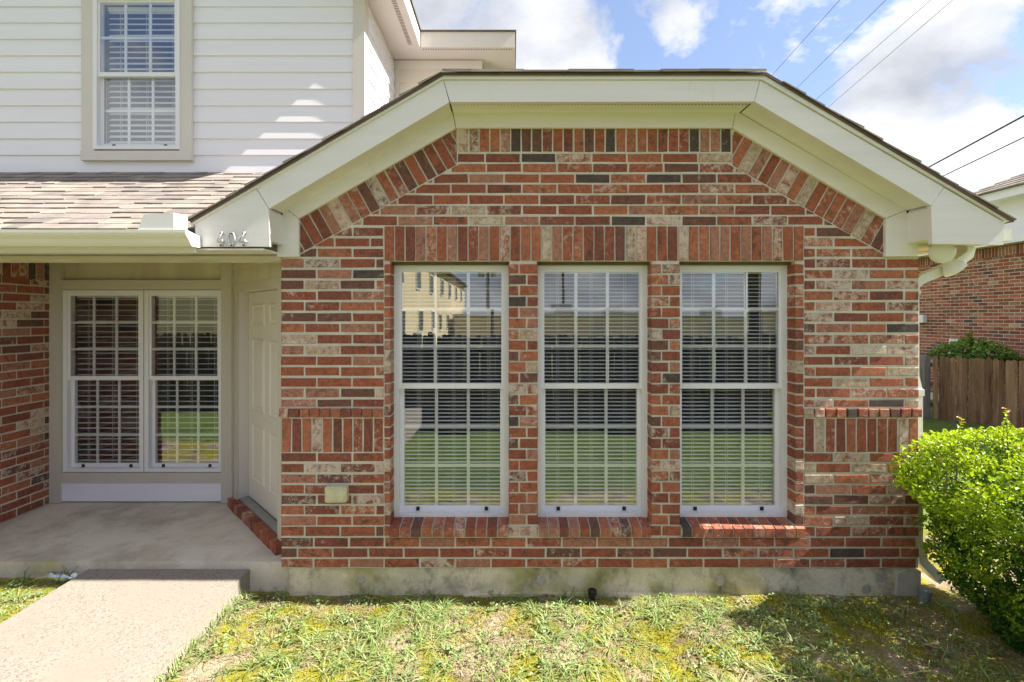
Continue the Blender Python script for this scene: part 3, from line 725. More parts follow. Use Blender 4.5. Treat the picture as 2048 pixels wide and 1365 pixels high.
for nm, poly in (('rake_board', P28((513.5, 377), (886.5, 160.5), (898.5, 205), (538, 417.5))), ('fascia', P28((887.5, 161), (1519.5, 161), (1508, 203.5), (900, 204.5))),
                 ('rake_board', P28((1520.5, 161), (1887.5, 375), (1862.5, 411.5), (1509, 203.5))),
                 ('return_face', P28((390, 449), (512.5, 378), (537, 418), (539.5, 493.5), (391, 494))), ('return_face', P28((1888, 376), (2009, 446), (2007, 490), (1864.5, 488), (1862.5, 412.5)))):
    part(nm, MB().prism(poly, -.2, -.172), 'trim_cream', gable)
# drip strip between boards and shingles
off = 11
for poly in (P28((385, 452), (886, 160), (886, 150.5), (383, 442)), P28((886.2, 160.4), (1521, 160.4), (1528, 151), (886.2, 150.5)), P28((1521.2, 160), (2013, 445), (2018, 440), (1528.2, 151))):
    part('drip_strip', MB().prism(poly, -.212, -.172), 'trim_cream', gable)
# boxed returns reaching back to the wall
part('return_box', MB().prism(P28((396, 452), (513, 384), (537, 422), (537, 481), (396, 481)), -.1715, -.0225), 'trim_cream', gable)
part('return_box', MB().prism(P28((1887, 382), (2002, 448), (2000, 477), (1866, 477), (1864, 416)), -.1715, -.0225), 'trim_cream', gable)
# soffits
def soffit(p, q, up):
    (a, b), (c, d) = P28(p, q); L = math.hypot(c - a, d - b); nx_, nz_ = -(d - b) / L, (c - a) / L
    if nz_ < 0: nx_, nz_ = -nx_, -nz_
    part('soffit', MB().prism([(a + nx_ * up, b + nz_ * up), (c + nx_ * up, d + nz_ * up), (c + nx_ * (up + .01), d + nz_ * (up + .01)), (a + nx_ * (up + .01), b + nz_ * (up + .01))], -.1713, .004), 'trim_cream', gable)
soffit((538, 417), (898.5, 205), .011); soffit((899.5, 204.5), (1508, 203.5), .011); soffit((1509.5, 203.5), (1862.5, 411.5), .011)
mb = MB(); zf = wz(204, 2.8) + .0095
for k in range(88):
    for j in range(3):
        xx = wx(905, 2.8) + k * .0197 + (j % 2) * .0098; mb.box(xx, xx + .0062, -.165 + j * .013, -.159 + j * .013, zf, zf + .002)
tag(part('vent_holes', mb, 'lintel', gable), kind='stuff')
# frieze boards on the brick
for poly in (P298((597, 437), (911, 256), (904, 222), (568, 414)), P298((912, 255.5), (1465, 255.5), (1471.5, 222), (905.5, 222)), P298((1466, 256), (1772, 437), (1812, 420), (1472.5, 222)),
             P298((554, 514), (597, 513.5), (597, 438), (568, 415.5), (562, 440), (554, 484)), P298((1772, 513), (1836, 513), (1836, 470), (1812, 421), (1772, 438))):
    part('frieze_board', MB().prism(poly, -.022, .0045), 'trim_cream', gable)
part('side_soffit', MB().box(XR - .05, wx(2003, 2.8), -.0215, 3.3, wz(478, 2.8), wz(475, 2.8)), 'trim_cream', gable)
part('side_fascia', MB().box(wx(1990, 2.8), wx(2000, 2.8), -.0213, 3.3, wz(478, 2.8) + .002, wz(452, 2.8)), 'trim_cream', gable)
# gutter outlet and downspout at the right corner
mb = MB(); mb.box(wx(2003, 2.8) + .003, wx(2003, 2.8) + .10, -.16, 3.3, wz(480, 2.8), wz(455, 2.8)); part('gutter', mb, 'gutter', gable)
def flat_tube(pts, w, d):
    mb = MB(); vs = []; fs = []
    for i, p in enumerate(pts):
        p = Vector(p); t = (Vector(pts[min(i + 1, len(pts) - 1)]) - Vector(pts[max(i - 1, 0)])).normalized()
        b = Vector((0, 1, 0)); a = t.cross(b).normalized()
        vs += [p + a * sx * d / 2 + b * sy * w / 2 for sx, sy in ((-1, -1), (1, -1), (1, 1), (-1, 1))]
    for i in range(len(pts) - 1): fs += [(4 * i + j, 4 * i + (j + 1) % 4, 4 * i + 4 + (j + 1) % 4, 4 * i + 4 + j) for j in range(4)]
    fs += [(0, 1, 2, 3), tuple(4 * (len(pts) - 1) + j for j in (3, 2, 1, 0))]
    return mb.add(vs, fs)
DXc = XR + .018
part('downspout', flat_tube([(2.88, .09, 2.14), (2.87, .09, 2.09), (2.77, .09, 2.015), (DXc + .05, .09, 1.935), (DXc + .008, .09, 1.90), (DXc, .09, 1.85), (DXc, .09, 1.33), (DXc + .022, .09, 1.24), (DXc + .024, .09, .30), (DXc + .06, .09, .16), (DXc + .15, .06, .06)], .075, .055), 'white_metal', gable)
part('downspout_joint', MB().box(DXc - .012, DXc + .055, .045, .135, 1.205, 1.245), 'white_metal', gable); part('downspout_joint', MB().box(DXc - .03, DXc + .032, .046, .134, 1.84, 1.865), 'white_metal', gable)

# --- small things fixed to the house
def digit(name, strokes, label, x):
    mb = MB(); y = -.216
    for st in strokes: mb.tube([(x + a * .001, y, 2.105 + b * .001) for a, b in st], .0044, 6)
    mb2 = mb.build(name, M['silver'], smooth=True); tag(mb2, label, 'house number', 'house numerals')
    for a, b in ((0, 3), (0, 70)):
        part('screw', MB().tube([(x + a * .001 + .012 * 0, -.2, 2.105 + b * .001), (x + a * .001, -.2225, 2.105 + b * .001)], .004, 6), 'black_plastic', mb2)
four = [[(8, 80), (-24, 28), (-24, 24), (20, 24)], [(8, 38), (8, -4)]]
zero = [[(18 * math.sin(q * math.pi / 10), 36 + 40 * math.cos(q * math.pi / 10)) for q in range(21)]]
digit('numeral_four', four, 'silver metal numeral 4 next to the gutter end', wx(443, 2.79)); digit('numeral_zero', zero, 'silver metal numeral 0 between two fours on eave box', wx(464.5, 2.79)); digit('numeral_four', four, 'silver metal numeral 4 next to the sloping rake board', wx(488, 2.79))
def lathe(mb, prof, o, axis, k=18):
    o = Vector(o); t = Vector(axis).normalized(); a = t.cross(Vector((0, 0, 1)) if abs(t.z) < .9 else Vector((1, 0, 0))).normalized(); b = t.cross(a); vs = []; n = len(prof)
    for r, h in prof: vs += [o + t * h + (a * math.cos(2 * math.pi * j / k) + b * math.sin(2 * math.pi * j / k)) * max(r, .0005) for j in range(k)]
    mb.add(vs, [(i * k + j, i * k + (j + 1) % k, (i + 1) * k + (j + 1) % k, (i + 1) * k + j) for i in range(n - 1) for j in range(k)] + [tuple(range(k)), tuple((n - 1) * k + j for j in reversed(range(k)))]); return mb
fl = empty('flood_light', (2.62, .02, 2.15)); tag(fl, 'white twin bulb flood light under the eave corner', 'light')
lz = wz(478, 2.8)
def fp(name, mb, m, parent=fl):
    o = mb.build(name, M[m], smooth=True); o.parent = parent; 
    if parent is fl: o.matrix_parent_inverse = Matrix.Translation(-fl.location)
    return o
fp('mounting_plate', lathe(MB(), [(.05, 0), (.052, .012), (.03, .022)], (2.625, .0, lz - .001), (0, 0, -1)), 'white_metal')
hd = [(.012, 0), (.024, .005), (.027, .045), (.036, .06), (.058, .098), (.064, .118), (.060, .128), (.035, .136), (.001, .139)]
fp('swivel_arm', MB().tube([(2.625, 0, lz - .02), (2.635, -.01, lz - .05)], .015, 10), 'black_plastic')
fp('socket_ring', lathe(MB(), [(.030, 0), (.034, .006), (.034, .022), (.03, .026)], (2.655, .02, lz - .048), (-.62, -.78, -.12)), 'black_plastic')
fp('lamp', lathe(MB(), hd, (2.655, .02, lz - .048), (-.62, -.78, -.12)), 'white_metal')
fp('lamp', lathe(MB(), hd, (2.665, .03, lz - .065), (.55, -.25, -.8)), 'white_metal')
# outdoor socket cover
ob = empty('outlet_cover', (wx(675.5), -.02, wz(1002))); tag(ob, 'weathered cream plastic outlet cover on the brick wall', 'outlet')
def rounded(w, h, y0, y1, ins):
    mb = MB(); c = .012; pts = []
    for sx, sz, a0 in ((1, 1, 0), (-1, 1, 90), (-1, -1, 180), (1, -1, 270)):
        for q in range(4): a = R(a0 + q * 30); pts.append((sx * (w - c) + math.cos(a) * c, sz * (h - c) + math.sin(a) * c))
    n = len(pts); vs = [(x, y0, z + h) for x, z in pts] + [(x, y1 + .006, z + h) for x, z in pts] + [(x * ins, y1, z * ins + h) for x, z in pts]
    return mb.add(vs, [(i, (i + 1) % n, n + (i + 1) % n, n + i) for i in range(n)] + [(n + i, n + (i + 1) % n, 2 * n + (i + 1) % n, 2 * n + i) for i in range(n)] + [tuple(range(2 * n, 3 * n))])
rounded(.068, .049, .022, -.018, .93).build('cover', M['old_plastic'], ob); rounded(.056, .037, -.015, -.024, .9).build('lid', M['old_plastic'], ob).location = (0, 0, .012)

# ------------------------------------------------------------------ yard odds and ends
def tilted(name, prof, loc, axis, m, label, cat):
    o = lathe(MB(), prof, (0, 0, 0), axis).build(name, M[m], smooth=False); o.location = loc; tag(o, label, cat); return o
tilted('sprinkler_head', [(.018, -.06), (.018, .02), (.026, .022), (.027, .045), (.02, .05), (.019, .046)], (wx(1184, 2.95), -.05, .0), (.05, 0, 1), 'black_plastic', 'black sprinkler head in the moss by the foundation', 'sprinkler')
tilted('pipe_stub', [(.026, -.06), (.03, .05), (.038, .052), (.038, .07), (.03, .068)], (wx(1848, 2.92), -.08, .0), (.12, 0, 1), 'grey_pipe', 'grey drain pipe stub in soil beside the bush', 'pipe')
tilted('litter_piece', [(.014, 0), (.017, .002), (.017, .018), (.014, .021)], (wx(466, 2.9), -.1, .045), (.6, -.5, .5), 'bottle_cap', 'blue plastic bottle cap lying beside the walkway', 'cap')
m, g = mat('clear_plastic'); tr = g.n('ShaderNodeBsdfTransparent', {0: (.8, .87, .95, 1)}); gl = g.n('ShaderNodeBsdfGlossy', {0: (1, 1, 1, 1), 1: .15}); g.nt.links.new(g.n('ShaderNodeMixShader', {0: .35, 1: tr.outputs[0], 2: gl.outputs[0]}).outputs[0], g.n('ShaderNodeOutputMaterial').inputs[0]); M['clear'] = m
tilted('plastic_bottle', [(.012, 0), (.013, .02), (.028, .045), (.030, .06), (.025, .075), (.030, .09), (.026, .12), (.030, .14), (.022, .15)], (-2.66, -.045, .115), (-1, .12, .05), 'clear', 'crushed clear plastic bottle in grass against the porch slab', 'bottle')
tilted('litter_piece', [(.012, 0), (.016, .002), (.016, .012), (.012, .014)], (wx(158, 3.0), -.03, .12), (.3, -.6, .5), 'white_metal', 'small white bottle lid beside the walkway and porch slab', 'cap')

# ------------------------------------------------------------------ grass, moss, weeds
def on_walk(x, y): return xl - .005 < x < xr + .012
def blade(mb, p, az, ln, wd, lean, col, seg=3):
    dx, dy = math.cos(az), math.sin(az); sx, sy = -dy, dx; vs = []; n = seg
    for i in range(n):
        t = i / n; w = wd * (1 - t * t) * .5 + .0002; h = ln * math.sin(t * 1.35) / 1.1 * (1 - lean * t * .62); r = ln * lean * t * (1 + .35 * t)
        c = (p[0] + dx * r, p[1] + dy * r, p[2] + h)
        vs += [(c[0] - sx * w, c[1] - sy * w, c[2]), (c[0] + sx * w, c[1] + sy * w, c[2])]
    t = 1.06; vs.append((p[0] + dx * ln * lean * t * 1.35, p[1] + dy * ln * lean * t * 1.35, p[2] + ln * math.sin(1.42) / 1.1 * (1 - lean * .66)))
    mb.add(vs, [(2 * i, 2 * i + 1, 2 * i + 3, 2 * i + 2) for i in range(n - 1)] + [(2 * n - 2, 2 * n - 1, 2 * n)], col)
def gcol(r, k=1.0):
    a = r.random(); b = (.29, .39, .115) if a < .5 else ((.38, .44, .19) if a < .8 else ((.18, .30, .07) if a < .9 else (.50, .44, .26)))
    f = r.uniform(.66, 1.0) * k; return (b[0] * f, b[1] * f, b[2] * f)
r = random.Random(11); gm = MB(); mm = MB(); sm = MB(); wm = MB()
def inyard(x, y): return not on_walk(x, y) and y < (-.006 if -1.45 < x < 2.55 else (.02 if x < -1.4 else .6))
def grassy(x, y): return .5 + .9 * noise.noise((x * 1.7 + 4, y * 1.9, 1.3)) + .35 * noise.noise((x * 5, y * 5, 7.7))
cnt = 0
while cnt < 900:
    x, y = r.uniform(-3.2, 3.3), -abs(r.gauss(0, .62)) - .012
    if y < -1.6 or not inyard(x, y): continue
    if r.random() > grassy(x, y) * (1 if y < -.09 else .4) or (x > 1.9 and y > -.65 and r.random() < .75): continue
    cnt += 1; z = gz(x, y) - .004; big = r.random() ** 2; k = r.uniform(.85, 1.15)
    for q in range(r.randint(5, 13)):
        blade(gm, (x + r.gauss(0, .008), y + r.gauss(0, .008), z), r.uniform(0, 6.283), .024 + .062 * big + r.uniform(0, .028), r.uniform(.0032, .0064), r.uniform(.7, 1.45), gcol(r, k))
for i in range(4200):      # loose single blades
    x, y = r.uniform(-3.2, 3.3), -abs(r.gauss(0, .65)) - .01
    if not inyard(x, y) or r.random() > .35 + grassy(x, y): continue
    blade(gm, (x, y, gz(x, y) - .003), r.uniform(0, 6.283), r.uniform(.012, .04), r.uniform(.002, .0042), r.uniform(.5, 1.4), gcol(r), 2)
for i in range(26000):     # lawn behind the eye and to the right of the house
    if r.random() < .7: x, y = r.uniform(-6, 7), r.uniform(-5.7, -1.5)
    else: x, y = r.uniform(2.8, 11), r.uniform(.3, 7.5)
    if on_walk(x, y) and y < 0: continue
    a = r.uniform(.7, 1.2); blade(gm, (x, y, gz(x, y) - .004), r.uniform(0, 6.283), r.uniform(.03, .07), r.uniform(.006, .012), r.uniform(.3, 1.0), (.17 * a, .23 * a, .06 * a), 2)
for x, y, n_, ln in ((-2.72, -.02, 9, .16), (-2.55 - .42, -.03, 7, .14), (wx(566, 2.95), -.03, 7, .10), (wx(1135, 2.95), -.035, 16, .085), (wx(860, 2.95), -.03, 12, .07), (wx(730, 2.95), -.03, 10, .08), (wx(1600, 2.95), -.03, 7, .09), (-1.5, -.02, 6, .10)):
    for q in range(n_): blade(gm, (x + r.gauss(0, .02), y + r.gauss(0, .008), gz(x, y)), r.uniform(0, 6.283), ln * r.uniform(.6, 1.15), .0055, r.uniform(.3, 1.0), tuple(c * .75 for c in gcol(r)), 4)
for i in range(150):      # tufts creeping over the edges of the walkway
    y = r.uniform(-1.5, -.05); side = r.random() < .7; x = (xr + .012 + abs(r.gauss(0, .02))) if side else (xl - .01 - abs(r.gauss(0, .02)))
    for q in range(r.randint(2, 6)): blade(gm, (x, y + r.gauss(0, .01), gz(x, y) + (.03 if side else 0)), r.uniform(0, 6.283), r.uniform(.03, .085), r.uniform(.003, .006), r.uniform(.3, 1.1), gcol(r))
tag(gm.build('grass', M['grass'], fix=False), 'light green crabgrass tufts scattered over the mossy yard', 'grass', kind='stuff')
def mossy(x, y): return noise.noise((x * 1.6, y * 1.9, 21.0)) + .6 * noise.noise((x * 4.3, y * 4.3, 3.0))
for i in range(60000):
    x, y = r.uniform(-3.1, 3.2), -abs(r.gauss(0, .55)) - .008
    if y < -1.4 or not inyard(x, y): continue
    mv = mossy(x, y)
    if mv < -.12 + r.uniform(-.25, .2): continue
    z = gz(x, y); h = r.uniform(.004, .012) * (1 + max(0, mv)); a = r.uniform(0, 6.283); w = r.uniform(.0025, .005); f = r.uniform(.65, 1.15)
    q = r.random(); c = (.37 * f, .36 * f, .03) if q < .62 else ((.30 * f, .29 * f, .03) if q < .9 else (.26 * f, .16 * f, .04))
    mm.add([(x - math.cos(a) * w, y - math.sin(a) * w, z - .002), (x + math.cos(a) * w, y + math.sin(a) * w, z - .002), (x + r.uniform(-.005, .005), y + r.uniform(-.005, .005), z + h)], [(0, 1, 2)], c)
tag(mm.build('moss', M['moss'], fix=False), 'yellow green moss covering the ground in patches', 'moss', kind='stuff')
for i in range(11000):
    x, y = r.uniform(-3.1, 3.2), -abs(r.gauss(0, .6)) - .008
    if y < -1.4 or not inyard(x, y) or mossy(x, y) > .25: continue
    z = gz(x, y) + r.uniform(.001, .008); a = r.uniform(0, 6.283); l = r.uniform(.006, .024); w = r.uniform(.0007, .0018); f = r.uniform(.6, 1.15); dz = r.uniform(-.004, .004)
    dx, dy = math.cos(a), math.sin(a)
    sm.add([(x - dx * l - dy * w, y - dy * l + dx * w, z - dz), (x - dx * l + dy * w, y - dy * l - dx * w, z - dz), (x + dx * l + dy * w, y + dy * l - dx * w, z + dz), (x + dx * l - dy * w, y + dy * l + dx * w, z + dz)], [(0, 1, 2, 3)], (.48 * f, .385 * f, .27 * f))
tag(sm.build('straw', M['straw'], fix=False), 'dry straw bits and thatch lying among the grass', 'straw', kind='stuff')
def leaf(mb, p, d, n_, ln, wd, col, fold=.25):
    """pointed oval leaf: d along it, n_ its face"""
    d = d.normalized(); s = d.cross(n_).normalized(); n_ = s.cross(d)
    a = p; b1 = p + d * ln * .38; b2 = p + d * ln * .72; t = p + d * ln - n_ * ln * .12
    up = n_ * wd * fold
    mb.add([a, b1 + s * wd * .5 + up, b2 + s * wd * .42 + up, t, b2 - s * wd * .42 + up, b1 - s * wd * .5 + up, p + d * ln * .5], [(0, 6, 1), (1, 6, 2), (2, 6, 3), (3, 6, 4), (4, 6, 5), (5, 6, 0)], col)
def rdir(r):
    while True:
        v = Vector((r.uniform(-1, 1), r.uniform(-1, 1), r.uniform(-1, 1)))
        if .05 < v.length < 1: return v.normalized()
for i in range(520):
    x, y = r.uniform(-3.0, 3.0), -abs(r.gauss(0, .5)) - .02
    if not inyard(x, y): continue
    z = gz(x, y); k = r.uniform(.6, 1.2); n_ = r.randint(4, 9)
    for q in range(n_):
        a = r.uniform(0, 6.283); rr_ = r.uniform(.004, .03); f = r.uniform(.8, 1.2)
        leaf(wm, Vector((x + math.cos(a) * rr_, y + math.sin(a) * rr_, z + r.uniform(.006, .03))), Vector((math.cos(a), math.sin(a), r.uniform(-.1, .5))), Vector((r.uniform(-.3, .3), r.uniform(-.3, .3), 1)), .022 * k, .014 * k, (.24 * f, .34 * f, .13 * f))
tag(wm.build('clover_weeds', M['leaf'], fix=False), 'small round leaved clover weeds among the moss', 'weeds', kind='stuff')

# ------------------------------------------------------------------ shrubs
def shrub(name, label, c, prof, n, leaf_len, seed, colors, sprigs=(), squash=1.0, stems=7, zbase=None, wild=.09):
    """prof: (height, radius) pairs around the vertical axis at c"""
    r = random.Random(seed); root = empty(name, c); tag(root, label, 'shrub'); mb = MB(); c0 = Vector((0, 0, 0))
    hs_ = [h for h, _ in prof]; H0, H1 = hs_[0], hs_[-1]
    def rad(h):
        for (a, ra), (b, rb) in zip(prof, prof[1:]):
            if a <= h <= b: return ra + (rb - ra) * (h - a) / (b - a)
        return 0
    k = 0
    while k < n:
        h = r.uniform(H0, H1); R0 = rad(h)
        if R0 < r.random() * max(x for _, x in prof) * .9: continue
        th = r.uniform(0, 6.283); dirv = Vector((math.cos(th), math.sin(th) * squash, 0))
        bump = 1 + wild * 2.2 * noise.noise((math.cos(th) * 2.3 + seed, math.sin(th) * 2.3, h * 5.5)) + wild * noise.noise((math.cos(th) * 7, math.sin(th) * 7 + seed, h * 16))
        dep = 1 - abs(r.gauss(0, .13)) if r.random() < .72 else math.sqrt(r.random())
        hole = noise.noise((math.cos(th) * R0 * 9, math.sin(th) * R0 * 9, h * 9 + seed))
        if hole < -.08 and dep > .7: continue
        p = dirv * (R0 * bump * dep) + Vector((0, 0, h))
        out = (dirv.normalized() + Vector((0, 0, .9 * (h - H0) / (H1 - H0) - .1))).normalized()
        d = (out * .7 + rdir(r) * .9).normalized(); nn_ = (out * .5 + Vector((0, 0, .8)) + rdir(r) * .6)
        # new growth plus painted sun and shade: lighter at the top and outside
        young_sunlit = max(0, min(1, (h - H0) / (H1 - H0) * 1.15 - .25 + (dep - .85) * 1.6 + r.gauss(0, .16)))
        ca, cb = colors; f = r.uniform(.8, 1.2); col = tuple((a + (b - a) * young_sunlit) * f for a, b in zip(ca, cb))
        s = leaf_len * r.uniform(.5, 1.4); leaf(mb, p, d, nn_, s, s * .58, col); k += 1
    st = MB()
    for k in range(stems):
        a = 6.283 * k / stems + r.uniform(-.3, .3); h = H0 + (H1 - H0) * r.uniform(.55, .85); rr_ = rad(h) * .6
        zb_ = H0 if zbase is None else zbase
        st.tube([(math.cos(a) * .03, math.sin(a) * .03, zb_ - .03), (math.cos(a) * rr_ * .4, math.sin(a) * rr_ * .4, zb_ + (h - zb_) * .45), (math.cos(a) * rr_, math.sin(a) * rr_, h)], [.012, .009, .004], 6)
    for (x, y, z, hh, lean) in sprigs:
        b = Vector((x, y, z)); e = b + Vector((lean, r.uniform(-.03, .03), hh)); st.tube([b - Vector((0, 0, .12)), b, e], [.003, .0025, .0012], 5)
        for q in range(int(hh / .0065)):
            t = q * .0065 / hh; p = b.lerp(e, t); a = r.uniform(0, 6.283); d = Vector((math.cos(a), math.sin(a), r.uniform(.1, .9))); f = r.uniform(.85, 1.2)
            col = (.55 * f, .27 * f, .14 * f) if t > .8 and r.random() < .5 else tuple(b_ * f for b_ in colors[1])
            leaf(mb, p, d, Vector((r.uniform(-.5, .5), r.uniform(-.5, .5), 1)), leaf_len * r.uniform(.7, 1.15), leaf_len * .62, col)
    mb.build('crown', M['leaf'], root, fix=False); st.build('stems', M['stem'], root)
    return root
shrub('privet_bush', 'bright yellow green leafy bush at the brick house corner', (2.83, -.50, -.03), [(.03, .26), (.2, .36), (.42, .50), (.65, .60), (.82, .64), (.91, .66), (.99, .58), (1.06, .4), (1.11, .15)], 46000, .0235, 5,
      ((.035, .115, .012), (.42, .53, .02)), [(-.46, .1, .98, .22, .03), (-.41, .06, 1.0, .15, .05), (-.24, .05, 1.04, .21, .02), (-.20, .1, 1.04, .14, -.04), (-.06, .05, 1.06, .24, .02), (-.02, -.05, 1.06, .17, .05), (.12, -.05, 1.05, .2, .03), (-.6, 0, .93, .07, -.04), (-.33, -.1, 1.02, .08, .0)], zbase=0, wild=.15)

# ------------------------------------------------------------------ side yard: fences, neighbour
def picket_mesh(w, h, th, m):
    mb = MB(); c = w * .28; P = [(-w / 2, 0), (w / 2, 0), (w / 2, h - c), (w / 2 - c, h), (-w / 2 + c, h), (-w / 2, h - c)]
    return mb.prism(P, -th / 2, th / 2).mesh('picket', M[m])
def fence(name, label, a, b, za, zb, h, w, m, rails_side=1, group=None, n_mesh=3):
    a, b = Vector((*a, 0)), Vector((*b, 0)); L = (b - a).length; u = (b - a) / L; nrm = Vector((u.y, -u.x, 0)); root = empty(name, (a.x, a.y, za)); tag(root, label, 'fence', group)
    ms = [picket_mesh(w * rnd.uniform(.96, .995), h * rnd.uniform(.985, 1.012), .016, m) for _ in range(n_mesh)]
    ang = math.atan2(u.y, u.x); n = int(L / w)
    for k in range(n):
        o = link('picket', ms[k % n_mesh], root); p = u * (k + .5) * w; o.location = (p.x + nrm.x * rnd.uniform(-.004, .004), p.y + nrm.y * rnd.uniform(-.004, .004), (zb - za) * (k / n) + rnd.uniform(-.012, .012)); o.rotation_euler = (rnd.gauss(0, .008), rnd.gauss(0, .006), ang)
    for zr in (.18, .5, .82):
        mb = MB().obox(Vector((0, 0, 0)), u, nrm, 0, L, .012 * rails_side if rails_side > 0 else -.055, .055 if rails_side > 0 else -.012, h * zr, h * zr + .08)
        o = mb.build('rail', M[m], root); 
    return root
z_f = -.37
fence('picket_fence', 'brown weathered wooden picket fence below the neighbouring brick wall', (8.55, 6.9), (10.2, 5.55), z_f, -.40, 1.27, .086, 'fence_brown', -1)
fence('picket_fence', 'grey weathered fence section joining the brown picket fence', (7.2, 7.55), (8.62, 6.95), z_f, z_f, 1.28, .098, 'fence_grey', -1)
# neighbouring house: a brick side wall seen at a slant
N = empty('neighbour_house', (10.5, 6.5, -.5)); tag(N, 'neighbouring red brick house with pale upper panel behind fence', 'house')
def npart(name, mb, m, parent=None, **kw):
    o = mb.build(name, M[m], parent or N, **kw)
    if parent is None: o.matrix_parent_inverse = Matrix.Translation(-N.location)
    return o
NX = 10.5; NF = Frame((NX, 0, 0), (0, 1, 0), (-1, 0, 0)); nw = npart('wall', MB().box(NX + .004, NX + .25, 4.9, 12.45, -.6, 3.2), 'mortar')
nw_inv = Matrix.Translation(-N.location)
br = []; z = -.2; i = 0
r2 = random.Random(31)
while z < 2.98:
    y = 5.0 - .115 * (i % 2)
    while y < 12.5:
        br.append(rect(y + .006, y + .224, z + .006, z + .0705)); y += .23
    z += .0765; i += 1
y = 5.0
while y < 12.5: br.append(rect(y + .006, y + .068, 2.99, 3.21)); y += .0745
def vis(p):
    cy, cz = p[0][0], p[0][1]; d = cy + 3; px = CX + F * NX / d; py = HY + F * (CZ - cz) / d
    return 1838 < px < 2052 and 480 < py < 712
visb = [p for p in br if vis(p)]; visb.sort(key=lambda p: p[0][0]); ch = set(id(p) for p in visb[:300]); rest = MB()
def nbc():
    c = brick_color(r2); return (c[0] * .84 if r2.random() < .7 else c[0], c[1] * .75, c[2])
for p in br:
    if id(p) in ch:
        mb = MB(); brick_mesh(mb, p, NF, 0, .02, r=r2); o = mb.build('brick', M['brick'], nw, fix=False); o.color = (*nbc(), 1)
    else: brick_mesh(rest, p, NF, 0, .02, nbc(), r=r2)
tag(rest.build('bricks', M['bricks'], nw, fix=False), kind='stuff')
npart('eave_fascia', MB().box(NX - .34, NX - .31, 4, 12.6, 3.21, 3.38), 'siding'); npart('eave_soffit', MB().box(NX - .309, NX + .2, 4, 12.6, 3.225, 3.25), 'trim_cream')
npart('upper_panel', MB().box(NX + .02, NX + .1, 2, 7.95, 3.30, 4.3), 'siding')
for y in (5.6, 6.75, 7.85): npart('panel_batten', MB().box(NX - .005, NX + .019, y, y + .05, 3.39, 4.25), 'siding')
npart('upper_fascia', MB().box(NX - .36, NX - .33, 2, 8.2, 4.15, 4.32), 'siding'); npart('upper_soffit', MB().box(NX - .329, NX + .2, 2, 8.15, 4.17, 4.19), 'trim_cream')
nr = npart('roof', MB().add([(NX - .42, 1, 4.33), (NX - .42, 8.25, 4.33), (NX + 3.8, 4.03, 6.44), (NX + 3.8, 1, 6.44), (NX + 8, 8.25, 4.33)], [(0, 1, 2, 3), (1, 4, 2)]), 'lintel', fix=False)
mb = MB()
for k in range(24):
    x0 = NX - .42 + 4.2 * k / 24; x1 = x0 + .2; z0 = 4.335 + .5 * (x0 - NX + .42); y = 2 + rnd.uniform(0, .2); ye = 8.25 - (x0 - NX + .42)
    while y < ye:
        q = min(y + rnd.uniform(.2, .5), ye); f = rnd.random() * .6 + .4
        mb.add([(x0, y, z0 - .01), (x0, q - .01, z0 - .01), (x0, q - .01, z0 + .022), (x0, y, z0 + .022), (x1, y, z0 + .104), (x1, q - .01, z0 + .104)], [(0, 1, 2, 3), (3, 2, 5, 4)], (f, f, f)); y = q
tag(mb.build('shingles', M['shingles'], nr, fix=False), kind='stuff')
yy = NX * F / (1932 - CX) - 3; zc = CZ - (694 - HY) / F * (yy + 3)
nwi = npart('window', MB().box(NX - .02, NX + .003, yy - .42, yy + .42, zc - .35, zc + .16), 'white_metal')
for s in (-1, 1):
    o = MB().box(NX - .026, NX - .021, yy + s * .2 - .17, yy + s * .2 + .17, zc - .3, zc + .11).build('pane', M['dark_glass'], nwi)
yb = NX * F / (1846 - CX) - 3
mb = MB().box(NX - .1, NX + .003, yb - .12, yb + .12, 1.55, 1.75); o = mb.build('meter_box', M['white_metal']); tag(o, 'small white utility box on the neighbouring brick wall', 'utility box')
shrub('leafy_vine', 'leafy green vine showing above the brown picket fence', (9.75, 7.3, .0), [(.55, .5), (.8, .7), (1.0, .62), (1.12, .3), (1.2, .1)], 2600, .075, 9, ((.05, .12, .02), (.22, .33, .06)), [(-.1, 0, 1.05, .35, .05), (-.02, 0, 1.0, .28, -.05), (.35, 0, 1.0, .2, .05)], zbase=-.35)
shrub('fence_weed', 'low green weed growing in front of the grey fence section', (7.95, 6.95, -.36), [(.3, .05), (.75, .16), (.95, .24), (1.15, .12)], 420, .075, 12, ((.05, .11, .02), (.16, .28, .05)), zbase=0, stems=4)

# ------------------------------------------------------------------ overhead wires
def wire(p, q, z, rad, label, group, ext=1.6):
    pts = []
    for px, py in (p, q):
        d = (z - CZ) * F / (HY - py); pts.append(Vector(((px - CX) / F * d, d - CD, z)))
    a, b = pts; a2 = a - (b - a) * ext; b2 = b + (b - a) * ext
    n = 14; L = (b2 - a2).length; P = [a2.lerp(b2, i / n) for i in range(n + 1)]
    o = MB().tube(P, rad, 5).build('power_line', M['wire']); tag(o, label, 'wire', group)
for p, q in (((1680, 0), (1545, 150)), ((1772, 0), (1592, 178)), ((1862, 0), (1627, 204)), ((1906, 0), (1655, 216))):
    wire(p, q, 9.5, .006, 'thin power line high above the roof slope', 'high power lines')
wire((2048, 232), (1855, 336), 6.2, .022, 'thick twisted cable, higher of two above the neighbouring roof', 'service cables')
wire((2048, 275), (1885, 353), 5.7, .014, 'thinner cable, lower of two above the neighbouring roof', 'service cables')

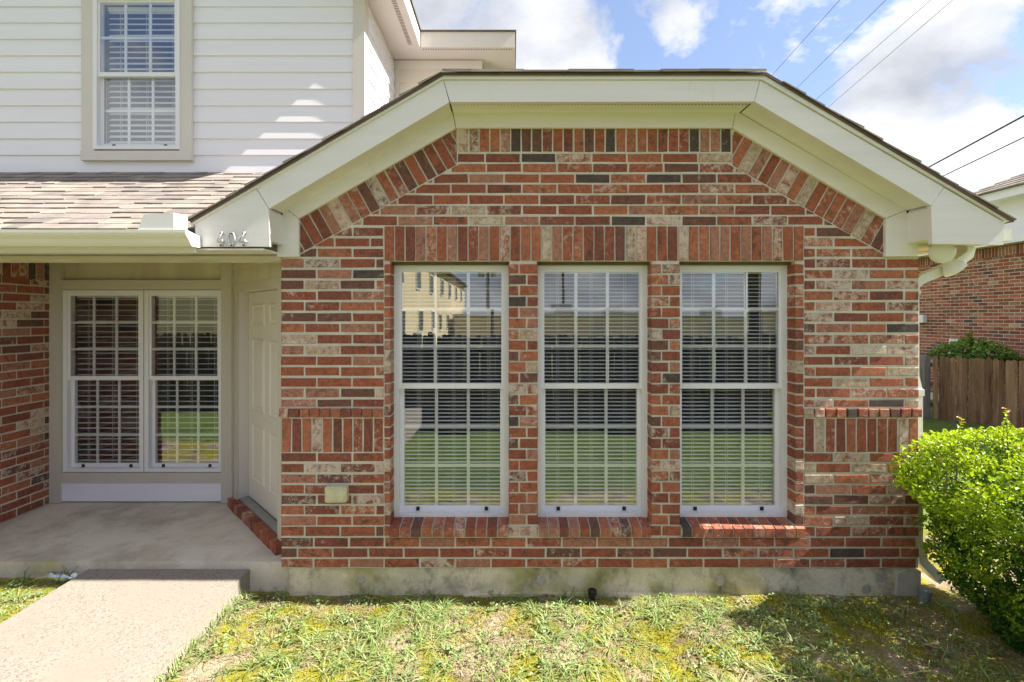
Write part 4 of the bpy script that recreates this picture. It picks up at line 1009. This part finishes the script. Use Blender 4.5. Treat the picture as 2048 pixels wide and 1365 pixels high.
# ------------------------------------------------------------------ across the yard, mirrored in the windows
fence('picket_fence', 'dark board fence across the lawn reflected in the windows', (-10, -5.85), (11, -5.85), -.5, -.5, 1.85, .098, 'fence_dark', 1)
cb = empty('apartment_block', (-9, -30, -.6)); tag(cb, 'cream apartment block beyond the fence reflected in window glass', 'building')
def cpart(name, mb, m, root):
    o = mb.build(name, M[m], root); o.matrix_parent_inverse = Matrix.Translation(-root.location); return o
cpart('wall', MB().box(-16, -5.6, -56, -16, -.7, 5.4), 'cream_wall', cb)
cpart('roof', MB().prism([(-16.6, 5.41), (-5.0, 5.41), (-10.8, 8.4)], -57, -15.4), 'lintel', cb)
for y in range(-52, -16, 5):
    for z in (.6, 3.4):
        w_ = cpart('window', MB().box(-5.6, -5.52, y, y + 1.4, z, z + 1.4), 'white_metal', cb); o = MB().box(-5.53, -5.50, y + .1, y + 1.3, z + .1, z + 1.3).build('pane', M['dark_glass'], w_)
lb = empty('warehouse', (20, -45, -.6)); tag(lb, 'long low beige flat roofed building reflected in window glass', 'building')
cpart('wall', MB().box(-5, 62, -52, -42, -.7, 1.78), 'beige_wall', lb); cpart('parapet', MB().box(-5.2, 62.2, -52.2, -41.8, 1.782, 1.95), 'trim_taupe', lb)
for x in (4, 9, 14.5, 19, 26, 31, 38): cpart('roof_unit', MB().box(x, x + 1.9, -47, -45, 1.952, 2.75), 'aluminium', lb)
for x in (7, 12, 18, 24, 30): cpart('door', MB().box(x, x + 1.2, -42, -41.95, -.6, 1.3), 'trim_taupe', lb)
def pole(x, y, h, rad, label, arms=True):
    o = empty('utility_pole', (x, y, -.6)); tag(o, label, 'pole')
    MB().tube([(0, 0, 0), (0, 0, h)], [rad, rad * .72], 10).build('mast', M['pole_wood'], o)
    if arms:
        for z in (h - .35, h - 1.3): MB().box(-1.25, 1.25, -.06, .06, z, z + .12).build('cross_arm', M['pole_wood'], o)
        for s in (-.5, .45): MB().tube([(s, .2, h - 2.2), (s, .2, h - 1.45)], .24, 10).build('transformer', M['aluminium'], o)
pole(-1.6, -33, 7.4, .15, 'wooden utility pole rising past the apartment block'); pole(5.6, -50, 9.2, .17, 'wooden utility pole with transformers beyond the low warehouse'); pole(6.1, -9.0, 8.5, .17, 'thick dark pole close behind the dark fence', False)
for z in (7.9, 8.4, 6.9):
    o = MB().tube([(-40, -30, z - .3), (-1.6, -33, z - 1.2), (5.6, -50, z), (50, -58, z - .4)], .02, 5).build('power_line', M['wire']); tag(o, 'sagging power line strung between the reflected utility poles', 'wire', 'reflected power lines')
